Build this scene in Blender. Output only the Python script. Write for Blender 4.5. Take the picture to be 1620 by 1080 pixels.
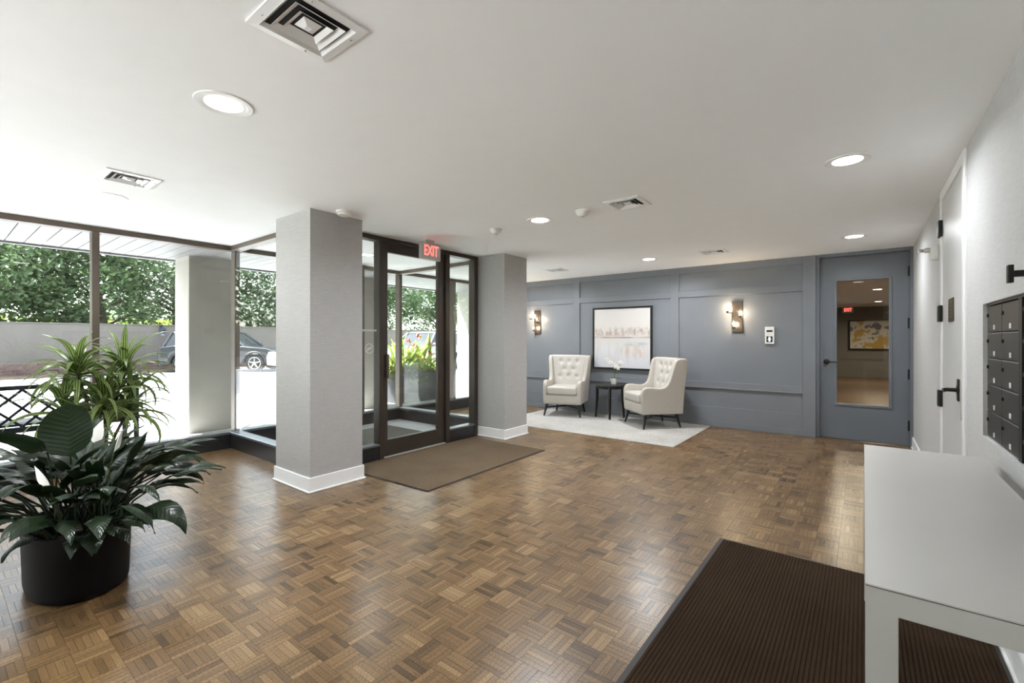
import bpy, bmesh, math, random
from mathutils import Vector, Matrix
R = math.radians
random.seed(7)
for o in list(bpy.data.objects): bpy.data.objects.remove(o)
scene = bpy.context.scene
COL = scene.collection

# ------------------------------------------------------------------ camera, world, sun, exposure
FPX = 719.0; HZ = 536.5; CAMH = 1.32
YAW = math.atan2(1366 - 810, FPX); CC, SS = math.cos(YAW), math.sin(YAW)
cam_d = bpy.data.cameras.new('camera'); cam = bpy.data.objects.new('camera', cam_d); COL.objects.link(cam)
cam.location = (0, 0, CAMH); cam.rotation_euler = (R(90), 0, YAW)
cam_d.sensor_width = 36; cam_d.lens = FPX * 36 / 1620; cam_d.shift_y = -3.5 / 1620; cam_d.clip_start = .02
scene.camera = cam
world = bpy.data.worlds.new('world'); scene.world = world; world.use_nodes = True
wn = world.node_tree.nodes; wl = world.node_tree.links
sky = wn.new('ShaderNodeTexSky'); sky.sky_type = 'NISHITA'; sky.sun_disc = False
sky.sun_elevation = R(58); sky.sun_rotation = R(232); sky.air_density = 1.0; sky.dust_density = 2.0; sky.ozone_density = 1.0
wn['Background'].inputs[1].default_value = .42
hsv = wn.new('ShaderNodeHueSaturation'); hsv.inputs['Saturation'].default_value = .4
wl.new(sky.outputs[0], hsv.inputs['Color']); wl.new(hsv.outputs[0], wn['Background'].inputs[0])
sun_d = bpy.data.lights.new('sun', 'SUN'); sun_d.energy = 18; sun_d.angle = R(.6); sun_d.color = (.97, .98, 1)
sun = bpy.data.objects.new('sun', sun_d); COL.objects.link(sun)
SUNDIR = Vector((.45, .34, -.95)).normalized()
sun.rotation_euler = SUNDIR.to_track_quat('-Z', 'Y').to_euler(); sun.location = (-20, -10, 30)
vs = scene.view_settings
vs.view_transform = 'Standard'; vs.look = 'None'; vs.gamma = 1; vs.use_curve_mapping = False
vs.exposure = 1.38
DOWNLIGHT_W = 13.0
BULB_W = 1.6

def ray(px, py):
    u = (px - 810) / FPX; v = (HZ - py) / FPX
    return Vector((u * CC - SS, CC + u * SS, v))
def at_x(px, py, x):
    r = ray(px, py); t = x / r.x; return Vector((x, r.y * t, CAMH + r.z * t))
def at_d(px, py, d):
    r = ray(px, py); return Vector((r.x * d, r.y * d, CAMH + r.z * d))

# ------------------------------------------------------------------ materials
MATS = {}
class NT:
    def __init__(s, name):
        s.m = bpy.data.materials.new(name); s.m.use_nodes = True
        s.n = s.m.node_tree.nodes; s.l = s.m.node_tree.links; s.b = s.n['Principled BSDF']; s.out = s.n['Material Output']
        MATS[name] = s.m
    def new(s, t, **k):
        x = s.n.new(t)
        for a, v in k.items(): setattr(x, a, v)
        return x
    def link(s, a, b): s.l.new(a, b)
    def set(s, **k):
        for a, v in k.items(): s.b.inputs[a.replace('_', ' ')].default_value = v
    def coord(s, kind='Object', scale=(1, 1, 1)):
        t = s.new('ShaderNodeTexCoord'); mp = s.new('ShaderNodeMapping'); mp.inputs['Scale'].default_value = scale
        s.link(t.outputs[kind], mp.inputs['Vector']); return mp.outputs[0]
    def noise(s, vec, scale=5, detail=3, rough=.5):
        x = s.new('ShaderNodeTexNoise'); x.inputs['Scale'].default_value = scale; x.inputs['Detail'].default_value = detail; x.inputs['Roughness'].default_value = rough
        if vec is not None: s.link(vec, x.inputs['Vector'])
        return x.outputs['Fac']
    def ramp(s, fac, *stops):
        x = s.new('ShaderNodeValToRGB'); e = x.color_ramp.elements
        while len(e) < len(stops): e.new(.5)
        for i, (p, c) in enumerate(stops): e[i].position = p; e[i].color = (*c, 1) if len(c) == 3 else c
        s.link(fac, x.inputs[0]); return x.outputs[0]
    def mix(s, fac, a, b, mode='MIX'):
        x = s.new('ShaderNodeMixRGB', blend_type=mode)
        for i, v in ((0, fac), (1, a), (2, b)):
            if isinstance(v, (int, float)): x.inputs[i].default_value = v
            elif isinstance(v, tuple): x.inputs[i].default_value = (*v, 1)
            else: s.link(v, x.inputs[i])
        return x.outputs[0]
    def math(s, op, a, b=None, c=None):
        x = s.new('ShaderNodeMath', operation=op)
        for i, v in enumerate((a, b, c)):
            if v is None: continue
            if isinstance(v, (int, float)): x.inputs[i].default_value = v
            else: s.link(v, x.inputs[i])
        return x.outputs[0]
    def bump(s, h, strength=.2, dist=.002):
        x = s.new('ShaderNodeBump'); x.inputs['Strength'].default_value = strength; x.inputs['Distance'].default_value = dist
        s.link(h, x.inputs['Height']); s.link(x.outputs[0], s.b.inputs['Normal'])
    def color(s, c): s.link(c, s.b.inputs['Base Color'])

def simple(name, col, rough=.5, metal=0, var=.06, vscale=6, bump=0, bscale=120, spec=.5, coat=0):
    t = NT(name); t.set(Roughness=rough, Metallic=metal); t.b.inputs['Specular IOR Level'].default_value = spec
    if coat: t.b.inputs['Coat Weight'].default_value = coat; t.b.inputs['Coat Roughness'].default_value = .06
    v = t.coord()
    n = t.noise(v, vscale, 3)
    lo = tuple(max(0, x * (1 - var)) for x in col); hi = tuple(min(1, x * (1 + var)) for x in col)
    t.color(t.ramp(n, (.3, lo), (.7, hi)))
    if bump: t.bump(t.noise(v, bscale, 2), bump, .002)
    return t.m
def emit(name, col, strength):
    t = NT(name); t.set(Base_Color=(*col, 1), Roughness=.4); t.b.inputs['Emission Color'].default_value = (*col, 1); t.b.inputs['Emission Strength'].default_value = strength
    return t.m
def glass(name, tint=(.97, .985, .975), rough=0.0, f0=.022):
    t = NT(name); t.n.remove(t.b)
    tr = t.new('ShaderNodeBsdfTransparent'); tr.inputs[0].default_value = (*tint, 1)
    gl = t.new('ShaderNodeBsdfGlossy'); gl.inputs['Roughness'].default_value = rough; gl.inputs[0].default_value = (1, 1, 1, 1)
    lw = t.new('ShaderNodeLayerWeight'); fr = t.math('MULTIPLY_ADD', t.math('POWER', lw.outputs['Facing'], 5.0), .65, f0)
    mx = t.new('ShaderNodeMixShader'); t.link(fr, mx.inputs[0]); t.link(tr.outputs[0], mx.inputs[1]); t.link(gl.outputs[0], mx.inputs[2])
    t.link(mx.outputs[0], t.out.inputs[0]); return t.m

simple('ceiling_paint', (.94, .945, .955), .75, var=.01, bump=.08, bscale=300)
simple('white_paint', (.62, .62, .615), .35, var=.012)
simple('white_trim', (.86, .86, .86), .32, var=.01)
simple('blue_grey_paint', (.195, .207, .232), .45, var=.03, vscale=3, bump=.05, bscale=400)
simple('door_blue_grey', (.150, .165, .190), .4, var=.03, vscale=3)
simple('taupe_paint', (.20, .185, .155), .5, var=.04)
simple('bronze', (.055, .042, .033), .38, metal=.35, var=.12, vscale=4)
simple('bronze_light', (.115, .09, .07), .4, metal=.35, var=.1, vscale=4)
simple('black_kick', (.02, .02, .021), .32, var=.25, vscale=9)
simple('sill_metal', (.20, .22, .24), .3, metal=.6, var=.1)
simple('black_metal', (.012, .012, .012), .38, metal=.4, var=.1)
simple('black_wood', (.012, .011, .011), .3, var=.2, vscale=14)
simple('planter_black', (.0035, .0035, .0042), .55, spec=.18, var=.2, bump=.12, bscale=500)
simple('soil', (.03, .02, .013), .95, var=.5, vscale=40, bump=.8, bscale=60)
simple('cream_leather', (.53, .495, .45), .42, var=.025, vscale=5, bump=.12, bscale=350)
simple('cream_fabric', (.48, .44, .39), .8, var=.05, vscale=60, bump=.25, bscale=700)
simple('brass', (.40, .27, .10), .35, metal=.8, var=.08)
simple('bronze_plate', (.10, .082, .066), .3, metal=.7, var=.2, vscale=10)
simple('mailbox_metal', (.065, .061, .057), .36, metal=.55, var=.08, vscale=8)
simple('mailbox_dark', (.02, .019, .018), .4, metal=.4)
simple('label_white', (.75, .75, .73), .5)
simple('plastic_white', (.80, .79, .76), .4, var=.02)
simple('plastic_grey', (.56, .54, .52), .35, var=.03)
simple('chrome', (.75, .75, .75), .12, metal=1)
simple('dark_void', (.012, .012, .012), .8)
simple('table_white', (.50, .49, .47), .38, var=.015, vscale=3)
simple('table_edge', (.10, .08, .06), .6)
simple('screen_dark', (.012, .014, .02), .12)
simple('stucco', (.37, .35, .315), .9, var=.05, vscale=3, bump=.35, bscale=160)
simple('stucco_wall', (.175, .162, .143), .9, var=.06, vscale=1.5, bump=.3, bscale=60)
simple('mortar', (.45, .40, .36), .95, var=.1, vscale=30)
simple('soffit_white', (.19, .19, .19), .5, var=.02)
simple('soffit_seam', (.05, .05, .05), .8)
simple('added_terrace', (.80, .80, .79), .9, var=.05)
simple('asphalt', (.22, .225, .24), .9, var=.12, vscale=12, bump=.3, bscale=200)
simple('line_yellow', (.75, .60, .25), .8, var=.1)
simple('mulch', (.16, .12, .085), 1, var=.5, vscale=25, bump=.8, bscale=30)
simple('lawn', (.10, .16, .04), 1, var=.4, vscale=3)
simple('bark', (.075, .055, .042), .95, var=.4, vscale=25, bump=.8, bscale=40)
simple('house_white', (.75, .74, .70), .8)
simple('house_roof', (.72, .70, .68), .7)
simple('house_window', (.22, .27, .34), .15)
simple('lantern_metal', (.05, .06, .075), .4, metal=.4)
simple('tyre', (.018, .018, .018), .8)
simple('cladding', (.02, .02, .022), .6)
simple('car_dark', (.03, .033, .04), .25, coat=1)
simple('car_white', (.17, .173, .18), .25, coat=1)
simple('car_glass', (.02, .025, .03), .04)
simple('alloy', (.62, .63, .65), .25, metal=.9)
simple('lamp_red', (.45, .02, .02), .15)
simple('lamp_clear', (.8, .8, .82), .1)
simple('furniture_black', (.018, .02, .024), .35, metal=.3)
simple('trough_grey', (.055, .06, .068), .6)
simple('pot_white', (.82, .81, .79), .3)
simple('petal_white', (.88, .86, .80), .6)
simple('petal_red', (.62, .03, .02), .6)
simple('petal_orange', (.75, .25, .03), .6)
simple('orchid_centre', (.35, .12, .05), .6)
simple('stalk_green', (.07, .12, .03), .6)
simple('cane_brown', (.10, .075, .05), .8, var=.3, vscale=60)
simple('vest_floor', (.30, .31, .31), .6, var=.06)
simple('threshold_metal', (.62, .60, .56), .35, metal=.6)
emit('lens_glow', (1, .97, .92), 6.0)
emit('bulb_glow', (1, .82, .56), 20.0)
emit('exit_red', (1, .13, .11), .95)
emit('screen_glow', (.75, .85, 1), 1.6)
glass('glass'); glass('globe_glass', (.95, .94, .92), 0.0, .05)

def leafmat(name, dark, light, stripes=False, rough=.35, trans=.25):
    t = NT(name); t.set(Roughness=rough)
    uv = t.new('ShaderNodeUVMap'); sp = t.new('ShaderNodeSeparateXYZ'); t.link(uv.outputs[0], sp.inputs[0])
    if stripes:
        a = t.math('ABSOLUTE', t.math('SUBTRACT', sp.outputs[0], .5))
        c = t.ramp(a, (.0, light), (.05, light), (.09, dark), (.24, dark), (.3, light), (.38, light), (.42, dark))
    else:
        a = t.math('ABSOLUTE', t.math('SUBTRACT', sp.outputs[0], .5))
        vein = t.math('SINE', t.math('ADD', t.math('MULTIPLY', sp.outputs[1], 75.0), t.math('MULTIPLY', a, -26.0)))
        c = t.mix(t.math('MULTIPLY_ADD', vein, .07, .2), dark, light)
        t.bump(vein, .2, .002)
    t.color(c)
    n = t.new('ShaderNodeBsdfTranslucent'); t.link(c, n.inputs[0])
    mx = t.new('ShaderNodeMixShader'); mx.inputs[0].default_value = trans
    t.link(t.b.outputs[0], mx.inputs[1]); t.link(n.outputs[0], mx.inputs[2]); t.link(mx.outputs[0], t.out.inputs[0])
leafmat('lily_leaf', (.008, .019, .007), (.021, .042, .015), rough=.33, trans=.15)
leafmat('dracaena_leaf', (.045, .11, .022), (.34, .39, .14), stripes=True, trans=.4)
leafmat('orchid_leaf', (.02, .05, .015), (.04, .08, .02))
def foliage(name, a, b, c):
    t = NT(name); t.set(Roughness=.5)
    v = t.coord('Object'); n = t.noise(v, 2.5, 4, .7); col = t.ramp(n, (.3, a), (.5, b), (.72, c)); t.color(col)
    tl = t.new('ShaderNodeBsdfTranslucent'); t.link(col, tl.inputs[0])
    mx = t.new('ShaderNodeMixShader'); mx.inputs[0].default_value = .35
    t.link(t.b.outputs[0], mx.inputs[1]); t.link(tl.outputs[0], mx.inputs[2]); t.link(mx.outputs[0], t.out.inputs[0])
foliage('tree_leaf', (.04, .075, .03), (.085, .14, .055), (.16, .225, .10))
foliage('tree_leaf_grey', (.06, .09, .05), (.115, .155, .09), (.20, .24, .15))
foliage('hedge_leaf', (.16, .24, .03), (.30, .40, .06), (.48, .52, .12))
foliage('flower_leaf', (.10, .17, .02), (.24, .32, .05), (.42, .42, .10))

def woven(name, col, rough=.85, sx=9, sz=170, b=.4):
    t = NT(name); t.set(Roughness=rough)
    v = t.coord('Object', (sx, sx, sz)); n = t.noise(v, 1, 4, .7)
    v2 = t.coord('Object', (260, 260, 9)); n2 = t.noise(v2, 1, 2)
    m = t.math('ADD', t.math('MULTIPLY', n, .7), t.math('MULTIPLY', n2, .3))
    t.color(t.ramp(m, (.3, tuple(x * .84 for x in col)), (.7, tuple(min(1, x * 1.1) for x in col)))); t.bump(m, b, .003)
woven('column_weave', (.44, .43, .42))
woven('wall_weave', (.56, .56, .56), .7, 10, 260, .3)

def parquet():
    t = NT('parquet_wood'); t.b.inputs['Specular IOR Level'].default_value = .5
    uv = t.new('ShaderNodeUVMap'); at = t.new('ShaderNodeAttribute', attribute_name='tone')
    mp = t.new('ShaderNodeMapping'); mp.inputs['Scale'].default_value = (6, 90, 1); t.link(uv.outputs[0], mp.inputs[0])
    g = t.noise(mp.outputs[0], 1.0, 5, .65)
    mp2 = t.new('ShaderNodeMapping'); mp2.inputs['Scale'].default_value = (14, 40, 1); t.link(uv.outputs[0], mp2.inputs[0])
    w = t.new('ShaderNodeTexWave'); w.inputs['Scale'].default_value = 1.2; w.inputs['Distortion'].default_value = 9; w.inputs['Detail'].default_value = 3
    t.link(mp2.outputs[0], w.inputs[0])
    base = t.ramp(at.outputs['Fac'], (0, (.055, .031, .014)), (.3, (.133, .077, .033)), (.65, (.198, .119, .053)), (1, (.29, .190, .095)))
    gr = t.math('ADD', t.math('MULTIPLY', g, .75), t.math('MULTIPLY', w.outputs['Fac'], .25))
    c = t.mix(.8, base, t.ramp(gr, (.25, (.52, .48, .44)), (.5, (1, 1, 1)), (.8, (1.35, 1.32, 1.28))), 'MULTIPLY')
    t.color(c); t.set(Roughness=.27); t.b.inputs['Specular IOR Level'].default_value = .62; t.b.inputs['Coat Weight'].default_value = .0
    t.link(t.ramp(g, (.3, (.34,) * 3), (.75, (.25,) * 3)), t.b.inputs['Roughness'])
    t.bump(g, .06, .001)
parquet()
def slabwood(name):
    t = NT(name); t.set(Roughness=.3)
    v = t.coord('Object', (8.0, 8.0, 1)); ck = t.new('ShaderNodeTexChecker'); ck.inputs['Scale'].default_value = 1
    t.link(v, ck.inputs[0]); ck.inputs[1].default_value = (.15, .092, .05, 1); ck.inputs[2].default_value = (.11, .066, .037, 1)
    t.color(t.mix(.6, ck.outputs[0], t.ramp(t.noise(t.coord('Object', (10, 120, 1)), 1, 4), (.3, (.6, .6, .6)), (.7, (1.3, 1.3, 1.3))), 'MULTIPLY'))
slabwood('slab_wood')
def mat_carpet(name, a, b, sc, rough=1):
    t = NT(name); t.set(Roughness=rough); t.b.inputs['Specular IOR Level'].default_value = .15
    v = t.coord(); n = t.noise(v, sc, 3, .7); n2 = t.noise(v, 2.2, 3)
    c = t.ramp(t.math('ADD', t.math('MULTIPLY', n, .75), t.math('MULTIPLY', n2, .25)), (.35, a), (.65, b)); t.color(c); t.bump(n, .9, .004)
mat_carpet('brown_carpet', (.085, .058, .035), (.20, .145, .095), 260)
mat_carpet('rib_carpet', (.026, .015, .008), (.064, .038, .021), 330)
mat_carpet('grey_carpet', (.07, .062, .055), (.13, .12, .108), 260)
mat_carpet('rug_cream', (.30, .285, .26), (.56, .54, .51), 60)
simple('mat_rubber', (.035, .032, .032), .6)

def brickmat():
    t = NT('brick_red'); t.set(Roughness=.9)
    oi = t.new('ShaderNodeObjectInfo')
    n = t.noise(t.coord(), 30, 3)
    c = t.ramp(oi.outputs['Random'], (0, (.13, .088, .078)), (.5, (.175, .12, .105)), (1, (.22, .16, .14)))
    t.color(t.mix(.5, c, t.ramp(n, (.3, (.7, .7, .7)), (.7, (1.2, 1.2, 1.2))), 'MULTIPLY')); t.bump(n, .4, .003)
brickmat()
def pavement():
    t = NT('concrete_paving'); t.set(Roughness=.9)
    v = t.coord(); br = t.new('ShaderNodeTexBrick'); br.inputs['Scale'].default_value = 1; br.offset = .5
    br.inputs['Brick Width'].default_value = .4; br.inputs['Row Height'].default_value = .2; br.inputs['Mortar Size'].default_value = .006
    br.inputs[1].default_value = (.46, .46, .45, 1); br.inputs[2].default_value = (.42, .42, .41, 1); br.inputs[3].default_value = (.42, .40, .38, 1)
    t.link(v, br.inputs[0]); t.color(t.mix(.5, br.outputs[0], t.ramp(t.noise(v, 4, 4), (.3, (.85,) * 3), (.7, (1.1,) * 3)), 'MULTIPLY'))
pavement()
def painting_pale():
    t = NT('painting_pale'); t.set(Roughness=.6)
    tc = t.new('ShaderNodeTexCoord'); sp = t.new('ShaderNodeSeparateXYZ'); t.link(tc.outputs['Generated'], sp.inputs[0])
    X, Z = sp.outputs[0], sp.outputs[2]
    def box(ch, a, b, s=.03):   # soft window along a channel
        return t.math('MULTIPLY', t.ramp(ch, (max(0, a - s), (0,) * 3), (a + s, (1,) * 3)), t.ramp(ch, (b - s, (1,) * 3), (min(1, b + s), (0,) * 3)))
    def streak(sx, sz, sc=1, d=4):
        mp = t.new('ShaderNodeMapping'); mp.inputs['Scale'].default_value = (sx, 1, sz); t.link(tc.outputs['Generated'], mp.inputs[0]); return t.noise(mp.outputs[0], sc, d, .65)
    c = t.ramp(Z, (0, (.60, .60, .64)), (.3, (.64, .63, .64)), (.5, (.62, .59, .56)), (.62, (.66, .62, .58)), (1, (.70, .67, .65)))
    s1 = streak(9, 5); tan = t.math('MULTIPLY', box(Z, .55, .66), t.ramp(s1, (.46, (0,) * 3), (.6, (1,) * 3))); c = t.mix(tan, c, (.40, .28, .21))
    s3 = streak(14, 9); c = t.mix(t.math('MULTIPLY', box(Z, .57, .7), t.ramp(s3, (.52, (0,) * 3), (.62, (.8,) * 3))), c, (.45, .42, .42))
    s2 = streak(3, 60); line = t.math('MULTIPLY', box(Z, .505, .522, .008), t.ramp(s2, (.4, (0,) * 3), (.55, (1,) * 3))); c = t.mix(line, c, (.16, .09, .08))
    teal = t.math('MULTIPLY', t.math('MULTIPLY', box(Z, .375, .42, .03), box(X, .6, .93, .08)), t.ramp(streak(5, 30), (.4, (0,) * 3), (.55, (.9,) * 3))); c = t.mix(teal, c, (.22, .33, .36))
    og = t.math('MULTIPLY', t.math('MULTIPLY', box(Z, .2, .36, .05), box(X, .5, .93, .06)), t.ramp(streak(14, 4), (.42, (0,) * 3), (.6, (.85,) * 3))); c = t.mix(og, c, (.58, .42, .31))
    drip = t.math('MULTIPLY', box(Z, .05, .42, .1), t.ramp(streak(30, 1.5), (.55, (0,) * 3), (.68, (.55,) * 3))); c = t.mix(drip, c, (.46, .40, .37))
    t.color(c)
painting_pale()
def painting_ochre():
    t = NT('painting_ochre'); t.set(Roughness=.6)
    v = t.coord('Generated', (1.6, 1, 1.2)); n = t.noise(v, 1.7, 5, .6); n2 = t.noise(t.coord('Generated', (1, 1, 3)), 3.1, 5, .7)
    c = t.ramp(n2, (.3, (.62, .56, .44)), (.6, (.72, .68, .58)))
    c = t.mix(t.ramp(n, (.5, (0,) * 3), (.54, (1,) * 3)), c, (.52, .33, .07))
    c = t.mix(t.ramp(n, (.40, (1,) * 3), (.44, (0,) * 3)), c, (.16, .15, .18)); t.color(c)
painting_ochre()

# ------------------------------------------------------------------ mesh helpers
class MB:
    def __init__(s): s.v = []; s.f = []; s.uv = None
    def box(s, x0, x1, y0, y1, z0, z1):
        b = len(s.v)
        s.v += [(x0, y0, z0), (x1, y0, z0), (x1, y1, z0), (x0, y1, z0), (x0, y0, z1), (x1, y0, z1), (x1, y1, z1), (x0, y1, z1)]
        s.f += [tuple(b + i for i in q) for q in ((0, 3, 2, 1), (4, 5, 6, 7), (0, 1, 5, 4), (1, 2, 6, 5), (2, 3, 7, 6), (3, 0, 4, 7))]
        return s
    def tube(s, pts, rads, n=8, caps=True):
        pts = [Vector(p) for p in pts]
        if not isinstance(rads, (list, tuple)): rads = [rads] * len(pts)
        b = len(s.v); up = Vector((0, 0, 1)); prev = None
        for i, p in enumerate(pts):
            d = (pts[min(i + 1, len(pts) - 1)] - pts[max(i - 1, 0)]).normalized()
            a = prev if prev is not None else (up if abs(d.z) < .95 else Vector((1, 0, 0)))
            x = (a - d * a.dot(d)); x = x.normalized() if x.length > 1e-6 else d.orthogonal().normalized(); prev = x; y = d.cross(x)
            for k in range(n):
                t = 2 * math.pi * k / n + math.pi / n; s.v.append(tuple(p + (x * math.cos(t) + y * math.sin(t)) * rads[i]))
        for i in range(len(pts) - 1):
            for k in range(n):
                s.f.append((b + i * n + k, b + i * n + (k + 1) % n, b + (i + 1) * n + (k + 1) % n, b + (i + 1) * n + k))
        if caps: s.f.append(tuple(b + k for k in range(n))[::-1]); s.f.append(tuple(b + (len(pts) - 1) * n + k for k in range(n)))
        return s
    def lathe(s, prof, n=24, c=(0, 0, 0), axis='z', caps=True):
        b = len(s.v)
        for r, h in prof:
            for k in range(n):
                t = 2 * math.pi * k / n; x, y = r * math.cos(t), r * math.sin(t)
                p = (x, y, h) if axis == 'z' else ((h, x, y) if axis == 'x' else (y, h, x))
                s.v.append((p[0] + c[0], p[1] + c[1], p[2] + c[2]))
        for i in range(len(prof) - 1):
            for k in range(n): s.f.append((b + i * n + k, b + i * n + (k + 1) % n, b + (i + 1) * n + (k + 1) % n, b + (i + 1) * n + k))
        if caps: s.f.append(tuple(b + k for k in range(n))[::-1]); s.f.append(tuple(b + (len(prof) - 1) * n + k for k in range(n)))
        return s
    def prism(s, poly, a0, a1, axis='x'):
        b = len(s.v); n = len(poly)
        for a in (a0, a1):
            for p, q in poly: s.v.append({'x': (a, p, q), 'y': (p, a, q), 'z': (p, q, a)}[axis])
        s.f += [tuple(range(b, b + n))[::-1], tuple(range(b + n, b + 2 * n))]
        for i in range(n): s.f.append((b + i, b + (i + 1) % n, b + n + (i + 1) % n, b + n + i))
        return s
    def sphere(s, c, r, nu=10, nv=7, sc=(1, 1, 1)):
        prof = [(r * math.sin(math.pi * i / nv), -r * math.cos(math.pi * i / nv)) for i in range(nv + 1)]
        b = len(s.v)
        s.lathe([(max(q[0], 1e-4), q[1]) for q in prof], nu)
        for i in range(b, len(s.v)): v = s.v[i]; s.v[i] = (v[0] * sc[0] + c[0], v[1] * sc[1] + c[1], v[2] * sc[2] + c[2])
        return s
    def grid(s, rows, uvs=None):
        b = len(s.v); n = len(rows[0])
        for r in rows: s.v += [tuple(p) for p in r]
        for i in range(len(rows) - 1):
            for k in range(n - 1): s.f.append((b + i * n + k, b + i * n + k + 1, b + (i + 1) * n + k + 1, b + (i + 1) * n + k))
        if uvs is not None:
            if s.uv is None: s.uv = [(0, 0)] * b
            s.uv += uvs
        return s
    def mesh(s, name, mat, smooth=False, bevel=0, seg=2, angle=30):
        me = bpy.data.meshes.new(name); me.from_pydata(s.v, [], s.f)
        if s.uv:
            l = me.uv_layers.new(name='UVMap')
            for lp in me.loops: l.data[lp.index].uv = s.uv[lp.vertex_index]
        bm = bmesh.new(); bm.from_mesh(me)
        if not s.uv: bmesh.ops.recalc_face_normals(bm, faces=bm.faces)
        if bevel:
            es = [e for e in bm.edges if len(e.link_faces) == 2 and e.calc_face_angle(0) > R(angle)]
            bmesh.ops.bevel(bm, geom=es, offset=bevel, segments=seg, profile=.6, affect='EDGES', clamp_overlap=True)
        if smooth:
            for f in bm.faces: f.smooth = True
            for e in bm.edges:
                if len(e.link_faces) == 2 and e.calc_face_angle(0) > R(50): e.smooth = False
        bm.to_mesh(me); bm.free()
        me.materials.append(MATS[mat]); return me
    def build(s, name, mat, parent=None, **k):
        return link(name, s.mesh(name, mat, **k), parent)
def link(name, me, parent=None):
    o = bpy.data.objects.new(name, me); COL.objects.link(o); o.parent = parent; return o
def B(*a): return MB().box(*a)
def tag(o, label=None, cat=None, group=None, kind=None):
    if label: o['label'] = label
    if cat: o['category'] = cat
    if group: o['group'] = group
    if kind: o['kind'] = kind
    return o
def thing(name, label, cat, loc=(0, 0, 0), rz=0, group=None):
    o = bpy.data.objects.new(name, None); COL.objects.link(o); o.empty_display_size = .1
    o.location = loc; o.rotation_euler = (0, 0, rz); return tag(o, label, cat, group)
def struct(name, loc=(0, 0, 0), label=None):
    o = bpy.data.objects.new(name, None); COL.objects.link(o); o.location = loc; o['kind'] = 'structure'
    if label: o['label'] = label
    return o
def S(name, mb, mat, label=None, **k):
    o = mb.build(name, mat, None, **k); o['kind'] = 'structure'
    if label: o['label'] = label
    return o
def copy_tree(o, parent=None):
    c = o.copy(); COL.objects.link(c); c.parent = parent
    for ch in list(o.children): copy_tree(ch, c)
    return c
def text_mesh(txt, size, depth, mat, bold=0):
    cu = bpy.data.curves.new('lettering', 'FONT'); cu.body = txt; cu.size = size; cu.extrude = depth; cu.align_x = 'CENTER'; cu.align_y = 'CENTER'; cu.offset = bold
    ob = bpy.data.objects.new('lettering', cu); COL.objects.link(ob)
    me = bpy.data.meshes.new_from_object(ob); bpy.data.objects.remove(ob); me.materials.clear(); me.materials.append(MATS[mat]); return me

# ------------------------------------------------------------------ room shell
H = 2.45; XR = .48; XL = -6.13; YB = 7.34; YR = -3.2; XD = -4.24; VY0 = 2.33; VY1 = 4.86
floor = S('floor', B(XL - .12, XR + .2, YR - .1, YB + .12, -.2, -.006), 'slab_wood', 'brown oak parquet floor of the lobby')
S('ceiling', B(XL - .12, XR + .2, YR - .1, YB + .12, H, H + .25), 'ceiling_paint', 'smooth white painted ceiling')

# parquet: square blocks of five fingers, alternating direction
BS = .125
def block_geo(rnd, ox, oy, horiz, b, out):
    """append the five fingers of one block; out = verts, faces, uv, tone"""
    v, f, uv, tn = out; w = BS / 5; g = .00015; c = .0004; z = 0.0
    t0 = rnd.gauss(.5, .13)
    for k in range(5):
        tone = min(1, max(.08, t0 + rnd.gauss(0, .15) - (.2 if rnd.random() < .06 else 0))); dz = rnd.uniform(-.0004, .0002)
        a0, a1, c0, c1 = g, BS - g, k * w + g, (k + 1) * w - g
        n = len(v); uo = rnd.uniform(0, 40); vo = rnd.uniform(0, 40)
        loc = [(a0, c0, -.003), (a1, c0, -.003), (a1, c1, -.003), (a0, c1, -.003),
               (a0 + c, c0 + c, z + dz), (a1 - c, c0 + c, z + dz), (a1 - c, c1 - c, z + dz), (a0 + c, c1 - c, z + dz)]
        for p in loc:
            v.append((ox + p[0], oy + p[1], p[2]) if horiz else (ox + p[1], oy + p[0], p[2])); uv.append((p[0] + uo, p[1] + vo)); tn.append(tone)
        for q in ((4, 5, 6, 7), (0, 1, 5, 4), (1, 2, 6, 5), (2, 3, 7, 6), (3, 0, 4, 7)):
            q = tuple(n + i for i in q); f.append(q if horiz else q[::-1])
def block_mesh(name, out):
    me = bpy.data.meshes.new(name); me.from_pydata(out[0], [], out[1])
    l = me.uv_layers.new(name='UVMap'); a = me.attributes.new('tone', 'FLOAT', 'POINT')
    vi = [0] * len(me.loops); me.loops.foreach_get('vertex_index', vi)
    l.data.foreach_set('uv', [c for i in vi for c in out[2][i]]); a.data.foreach_set('value', out[3])
    me.materials.append(MATS['parquet_wood']); return me
rnd = random.Random(3)
variants = {}
for hz_ in (0, 1):
    for k in range(24):
        o_ = ([], [], [], []); block_geo(rnd, 0, 0, hz_, 0, o_); variants[(hz_, k)] = block_mesh('parquet_block', o_)
cells = []
nx0, nx1 = math.floor(XL / BS), math.ceil((XR) / BS)
for i in range(nx0, nx1):
    for j in range(0, math.ceil(YB / BS)):
        x, y = i * BS, j * BS; xc, yc = x + BS / 2, y + BS / 2
        if yc > YB or xc > XR or xc < XL: continue
        if xc < XD + .04 and VY0 < yc < VY1: continue
        d = -xc * SS + yc * CC
        vis = False; size = 0
        if d > .4:
            px = 810 + FPX * (xc * CC + yc * SS) / d; py = HZ + FPX * CAMH / d
            vis = -10 < px < 1630 and py < 1090 and not (-.8 < xc and yc < 3.1) and not (px < 200 and py > 840); size = 1 / d
        cells.append((-size if vis else 0, i, j))
cells.sort()
rest = ([], [], [], [])
for n, (sz, i, j) in enumerate(cells):
    hz_ = (i + j) % 2
    if n < 300 and sz < 0:
        o = link('parquet_block', variants[(hz_, rnd.randrange(24))], floor); o.location = (i * BS, j * BS, 0)
    else: block_geo(rnd, i * BS, j * BS, hz_, 0, rest)
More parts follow.
